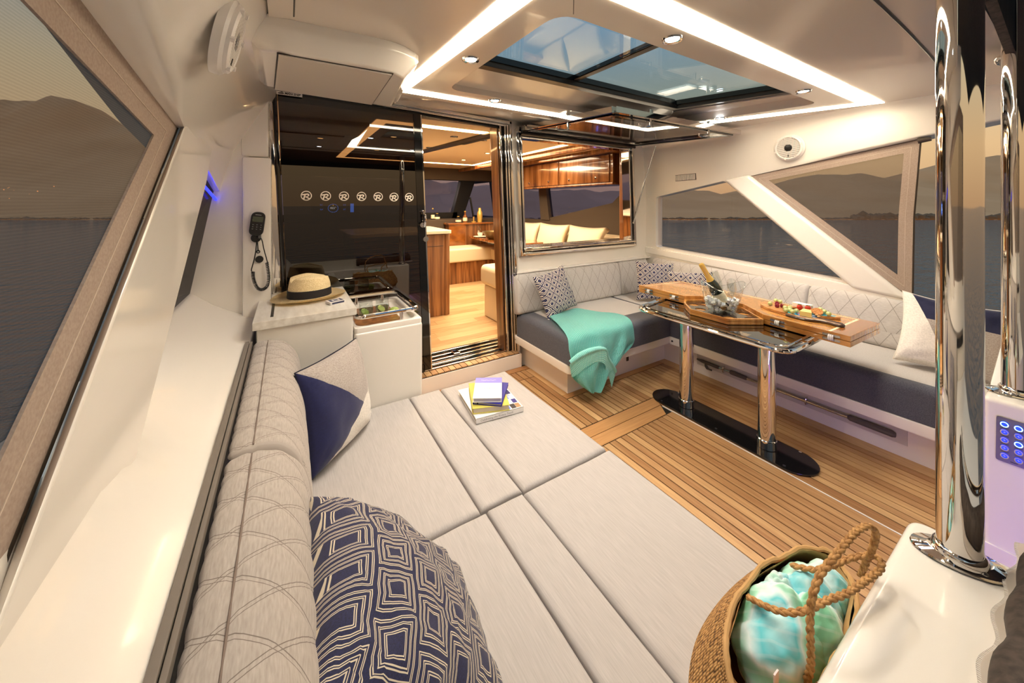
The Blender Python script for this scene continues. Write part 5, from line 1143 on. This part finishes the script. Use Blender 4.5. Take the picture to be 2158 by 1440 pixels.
t, M_, bx = book((1.009, 1.897), -.36, .207, .287, .341, .372, yel, pagem, 'thick mustard yellow book second in the stack', 'none')
t, M_, bx = book((1.022, 1.878), -.70, .165, .243, .3725, .3865, ind, mat('cream_pages', (232, 222, 196), .8), 'thin indigo notebook third in the stack', 'left')
bx(-.058, -.052, -.1218, .1218, .3722, .3868, blackp, 'elastic_band')
t, M_, bx = book((1.0065, 1.891), -.53, .162, .237, .387, .411, whitec, mat('lavender_pages', (190, 186, 206), .6), 'small white book with a lavender band on top of the stack', 'none')
bx(-.081, .081, .053, .1185, .411, .4113, lav, 'lavender_band')
obj('cover_title', text_bm('THANKFUL', .016, M_ @ basis((1, 0, 0), (0, 1, 0), (0, -.01, .4114)), .0001, 0, 1.6), goldi, t, smooth=0)
obj('band_script', tube([M_ @ Vector((-.045+.09*k/60, .085+.004*math.sin(k*1.1)+.003*math.sin(k*.37), .4116)) for k in range(61)], .0008, 4), whitec, t)

# ================================================================ STRAW BAG
bagm = mat('woven_straw', (182, 138, 80), .8); _nt, _p = parts_of(bagm); _c = nd(_nt, 'TexCoord')
_m = nd(_nt, 'Mapping', {'Vector': _c.outputs['UV'], 'Scale': (150, 78, 1)}); _v = nd(_nt, 'TexVoronoi', {'Vector': _m.outputs[0], 'Scale': 1., 'Randomness': .45}, feature='F1')
_n = nd(_nt, 'TexNoise', {'Vector': _m.outputs[0], 'Scale': .6, 'Detail': 3.})
_f = mth(_nt, 'ADD', _v.outputs['Distance'], mth(_nt, 'MULTIPLY', mth(_nt, 'SUBTRACT', _n.outputs[0], .5), .3))
setcol(bagm, ramp(_nt, _f, [(.1, (206, 164, 104)), (.45, (176, 130, 74)), (.72, (84, 54, 24))])); bump(bagm, mth(_nt, 'SUBTRACT', 1., _f), 1.0, .008)
braidm = mat('braided_straw', (176, 128, 72), .6); noisy(braidm, (150, 104, 54), (198, 152, 94), (90, 90, 90), 4, bmp=.3)
LV = [(.3125, 1.06, .42, .22, .10), (.325, 1.06, .42, .26, .115), (.37, 1.035, .42, .308, .126), (.42, 1.025, .415, .315, .122), (.47, 1.02, .40, .292, .107), (.51, 1.02, .385, .262, .094), (.53, 1.02, .375, .252, .088)]
def bagp(u, v, off=0.):
    k = v*(len(LV)-1); i = min(int(k), len(LV)-2); f = k-i; A, B = LV[i], LV[i+1]; z, cx, cy, rx, ry = [a+(b_-a)*f for a, b_ in zip(A, B)]
    a = u*2*PI; s = 1+.035*noise.noise(Vector((math.cos(a)*1.6, math.sin(a)*1.6, v*2.4)))+.012*math.sin(v*40+3*math.sin(a*2))*(1-v)
    p = Vector((cx+(rx-off)*s*math.cos(a), max(.296, cy+(ry-off)*s*math.sin(a)), z+(.012*math.sin(a)*v)+.022*v*noise.noise(Vector((math.cos(a)*2, math.sin(a)*2, 5)))))
    return p
bag = thing('straw_bag', (1.05, .42, .3125), 'woven straw beach bag with braided handles on the sunbed beside the white ledge', 'bag')
q = grid(lambda u, v: bagp(u, v), 110, 40, cu=True, uvf=lambda u, v: (u*1.2, v*.34)); q.faces.new([v for v in q.verts][0::41][:110]); obj('woven_body', q, bagm, bag, smooth=80)
obj('rim', tube([bagp(k/90, 1.)+Vector((0, 0, .0012*math.sin(k*1.9)+.004*math.sin(k*.7))) for k in range(90)], [.0062+.001*math.sin(k*2.3) for k in range(90)], 8, True), lining, bag)
obj('lining', grid(lambda u, v: bagp(u, 1-.62*v, .008+.02*v+.004*math.sin(u*40)), 90, 10, cu=True), lining, bag, smooth=80)
def braid(pts, r, name):
    c = curve([Vector(p) for p in pts], 14); b_ = bmesh.new(); n = len(c); up = Vector((0, 0, 1)); L = [0]
    for a, e in zip(c, c[1:]): L.append(L[-1]+(e-a).length)
    for s in range(3):
        path = []
        for i, p in enumerate(c):
            t = (c[min(i+1, n-1)]-c[max(i-1, 0)]).normalized(); x = t.cross(up).normalized() if abs(t.z) < .95 else t.cross(Vector((1, 0, 0))).normalized(); y = x.cross(t)
            w_ = L[i]/.052*2*PI+s*2*PI/3; path.append(p+(x*math.sin(w_)*1.0+y*math.sin(2*w_)*.5)*r*.62)
        tube(path, r*.62, 7, bm=b_)
    return obj(name, b_, braidm, bag, smooth=60)
braid([(.943, .443, .55), (.935, .394, .575), (.942, .36, .592), (.966, .335, .607), (1.021, .314, .617), (1.07, .295, .622), (1.142, .280, .626), (1.2, .270, .630), (1.224, .279, .634), (1.207, .302, .630), (1.177, .329, .612), (1.142, .353, .592), (1.129, .378, .572), (1.116, .42, .555)], .0064, 'handle')
braid([(.94, .33, .46), (.928, .314, .53), (.921, .312, .60), (.926, .314, .64), (.933, .312, .68), (.965, .309, .71), (1.003, .30, .73), (1.047, .293, .745), (1.105, .288, .75), (1.154, .28, .745), (1.183, .275, .72), (1.197, .283, .67), (1.21, .297, .62), (1.225, .312, .56)], .0064, 'handle')
tg = obj('care_label', prism([(.845, .50), (.862, .50), (.862, .535), (.845, .535)], 'Y', .345, .348), mat('pink_white_label', (236, 218, 216), .7), bag)
towm = mat('watercolour_towel', (150, 220, 215), .95, sheen=.4); _nt, _p = parts_of(towm); _c = ocoord(towm, (6.5, 6.5, 6.5)); _n = nd(_nt, 'TexNoise', {'Vector': _c, 'Scale': 1., 'Detail': 2., 'Distortion': .5})
_b1 = ramp(_nt, _n.outputs[0], [(.30, (112, 180, 138)), (.42, (158, 222, 198)), (.50, (228, 246, 246)), (.58, (104, 210, 222)), (.70, (205, 240, 244))])
_w = nd(_nt, 'TexWave', {'Vector': ocoord(towm, (1, 1, 1)), 'Scale': 16., 'Distortion': 2.5, 'Detail': 1.}, bands_direction='DIAGONAL'); _k = ramp(_nt, _w.outputs[0], [(.80, (0, 0, 0)), (.95, (120, 120, 120))]); setcol(towm, mixc(_nt, _k, _b1, lin((238, 246, 246))))
def lump(c, rx, ry, rz, seed):
    b_ = ball((0, 0, 0), 1., sub=5)
    for v in b_.verts:
        n = v.co.normalized(); f = 1+.12*noise.noise(n*1.7+Vector((seed, 0, 0)))+.10*abs(noise.noise(n*3.5+Vector((0, seed, 0))))-.06*math.exp(-((n.x*.6+n.y*.8+.2*math.sin(n.z*4+seed))/.07)**2)
        v.co = Vector((c[0]+rx*n.x*f, max(.305, c[1]+ry*n.y*f), c[2]+rz*n.z*f))
    return b_
tw = lump((.985, .395, .455), .125, .078, .105, 3.2); join(tw, lump((1.13, .39, .455), .075, .065, .10, 7.7)); join(tw, lump((1.07, .35, .46), .07, .05, .095, 1.1)); join(tw, lump((1.20, .375, .46), .055, .055, .085, 5.5)); join(tw, lump((1.06, .425, .47), .06, .035, .085, 9.1))
obj('towel', tw, towm, None, 'turquoise and white watercolour striped towel stuffed in the straw bag', 'towel', smooth=80)

# ================================================================ TRANSOM, POLES, CONTROL PANEL
pt = thing('transom_ledge', (.9, 0, 0), 'white gelcoat transom ledge carrying the big steel pole', 'ledge')
obj('body', rprism(fil2([(-.10, -.7), (1.558, -.7), (1.558, .288), (-.10, .283)], .045, 7), 0, .583, .02), gel, pt, smooth=60)
def pole(x, y, z, ang, label, r=.0405, h=2.0):
    t = thing('steel_pole', (x, y, z), label, 'pole', 'hardtop poles'); M_ = Matrix.Translation((x, y, z)) @ Matrix.Rotation(ang, 4, 'Z')
    E_ = M_ @ Matrix.Diagonal((1, .62, 1, 1)); q = lathe([(0, 0), (.083, 0), (.088, .004), (.086, .009), (.070, .0125), (.058, .016), (.056, .0165), (0, .0165)], 48, E_); obj('base_plate', q, chrome, t, smooth=40)
    obj('collar', lathe([(r+.009, .012), (r+.008, .026), (r+.003, .032), (r, .034)], 40, M_, cap=False), chrome, t, smooth=60)
    obj('tube', lathe([(r, .012), (r, h)], 64, M_, cap=False), chrome, t, smooth=60)
    for a, c in ((.066, 0.), (-.066, 0), (.028, .038), (-.028, .038), (.028, -.038), (-.028, -.038)):
        p = M_ @ Vector((a, c, .011)); obj('bolt', lathe([(0, .005), (.004, .005), (.008, .002), (.008, 0)], 12, Matrix.Translation(p)), steel, t)
pole(1.468, .185, .5835, -1.16, 'thick polished steel pole standing on the white transom ledge in front')
pole(2.585, .172, .700, -1.16, 'polished steel pole at the right edge standing on the white control panel block', .042)
gb = thing('gate_block', (2.9, 0, 0), 'white moulded block beside the stern gate holding the switch panel', 'block')
obj('body', box(2.45, 3.8, -.7, .248, 0, .70, .018, 4), gel, gb, smooth=60)
obj('raised_coaming', prism([(2.60, .69), (2.72, .72), (3.0, .80), (3.2, .82), (3.8, .82), (3.8, .69)], 'Y', .15, .25, bev=.012), gel, gb)
obj('skirting', box(2.442, 2.452, -.7, .25, .0, .105, .003), gel, gb)
sp = thing('switch_panel', (2.45, .17, .55), 'grey switch panel with round blue-lit push buttons on the white stern block', 'switch panel')
MP = basis((0, -1, 0), (0, 0, 1), (2.448, .175, .548))
q = bmesh.new(); join(q, prism(fil2([(-.040, -.088), (.075, -.088), (.075, .09), (-.038, .09)], .008, 3), 'Z', 0, .003), MP); obj('plate', q, mat('anodised_grey', (120, 116, 120), .35, .6), sp)
for i in range(3):
    for j in range(5):
        M_ = MP @ Matrix.Translation((-.018+i*.033, .065-j*.0315, .003)); lit_ = (i, j) in ((0, 0), (1, 0), (1, 2))
        bt = obj('button', lathe([(0, .0), (.0105, 0), (.0105, .005), (.009, .0065), (0, .0065)], 20, M_), btn_b, sp)
        obj('bezel_ring', lathe([(.0078, .0064), (.0100, .0064), (.0105, .0075), (.0078, .0075)], 20, M_, cap=False), ring_w if lit_ else chrome, bt)
        if not lit_:
            q = bmesh.new(); join(q, box(-.004, .004, -.0005, .0005, .0065, .0068)); join(q, box(-.0005, .0005, -.003, .004, .0065, .0068)); q.transform(M_); obj('symbol', q, white, bt)
    for j in range(4):
        q = bmesh.new(); join(q, box(-.010+i*.033-.018, .010+i*.033-.018, .048-j*.0315, .0495-j*.0315, .003, .0032), MP); obj('caption', q, blackp, sp)
q = bmesh.new(); join(q, prism([(-.006, -.080), (.012, -.080), (.014, -.077), (-.004, -.077)], 'Z', .003, .0034), MP); obj('maker_mark', q, blackp, sp)
ls = thing('courtesy_light', (1.57, -.1, .1), 'blue LED courtesy strip low in the stern gate passage', 'light')
obj('strip', box(1.5585, 1.566, -.5, .18, .085, .098), blue, ls)
li = bpy.data.lights.new('courtesy_lamp', 'AREA'); li.shape = 'RECTANGLE'; li.size = .65; li.size_y = .02; li.energy = 4; li.color = (.22, .16, 1); lo = link('courtesy_lamp', li, ls)
lo.matrix_world = Matrix.Translation((1.572, -.16, .10)); lo.location = Vector((1.574, -.16, .0915))-LOC[ls.name]; lo.rotation_euler = (PI/2, 0, -PI/2)
# rolled enclosure with zip
ec = thing('rolled_enclosure', (1.3, .07, .583), 'dark rolled clear-enclosure with a white zip lying along the aft edge of the transom ledge', 'enclosure')
en = curve([(.85, .052, .636), (1.05, .055, .634), (1.2, .048, .637), (1.35, .050, .636), (1.5, .044, .642), (1.62, .040, .655)], 6)
obj('roll', tube(en, [.05+.004*math.sin(i*.9) for i in range(len(en))], 14), darkcan, ec, smooth=60)
zp = [(p.x+.03, p.y+.062+.006*math.sin(p.x*40), .588+.02*max(0, p.x-1.42)) for p in en]
q = bmesh.new(); vs_ = []
for i, p in enumerate(zp): vs_.append((q.verts.new((p[0], p[1]+.006, p[2]+.004)), q.verts.new((p[0], p[1]-.022, p[2]+.014))))
for a, c in zip(vs_, vs_[1:]): q.faces.new((a[0], c[0], c[1], a[1]))
bmesh.ops.solidify(q, geom=q.faces[:], thickness=.002); obj('zip_tape', q, mat('zip_tape_white', (222, 214, 204), .8), ec)
q = bmesh.new(); cc = curve([Vector(p) for p in zp], 5)
acc = 0; last = cc[0]
for a in cc[1:]:
    acc += (a-last).length
    if acc > .0042: box(a.x-.0010, a.x+.0010, a.y-.001, a.y+.006, a.z+.002, a.z+.006, bm=q); acc = 0
    last = a
obj('zip_teeth', q, white, ec, kind='stuff', smooth=0)
obj('tube', tube([(.85, .0, .70), (1.62, -.01, .712)], .014, 10), chrome, ec);
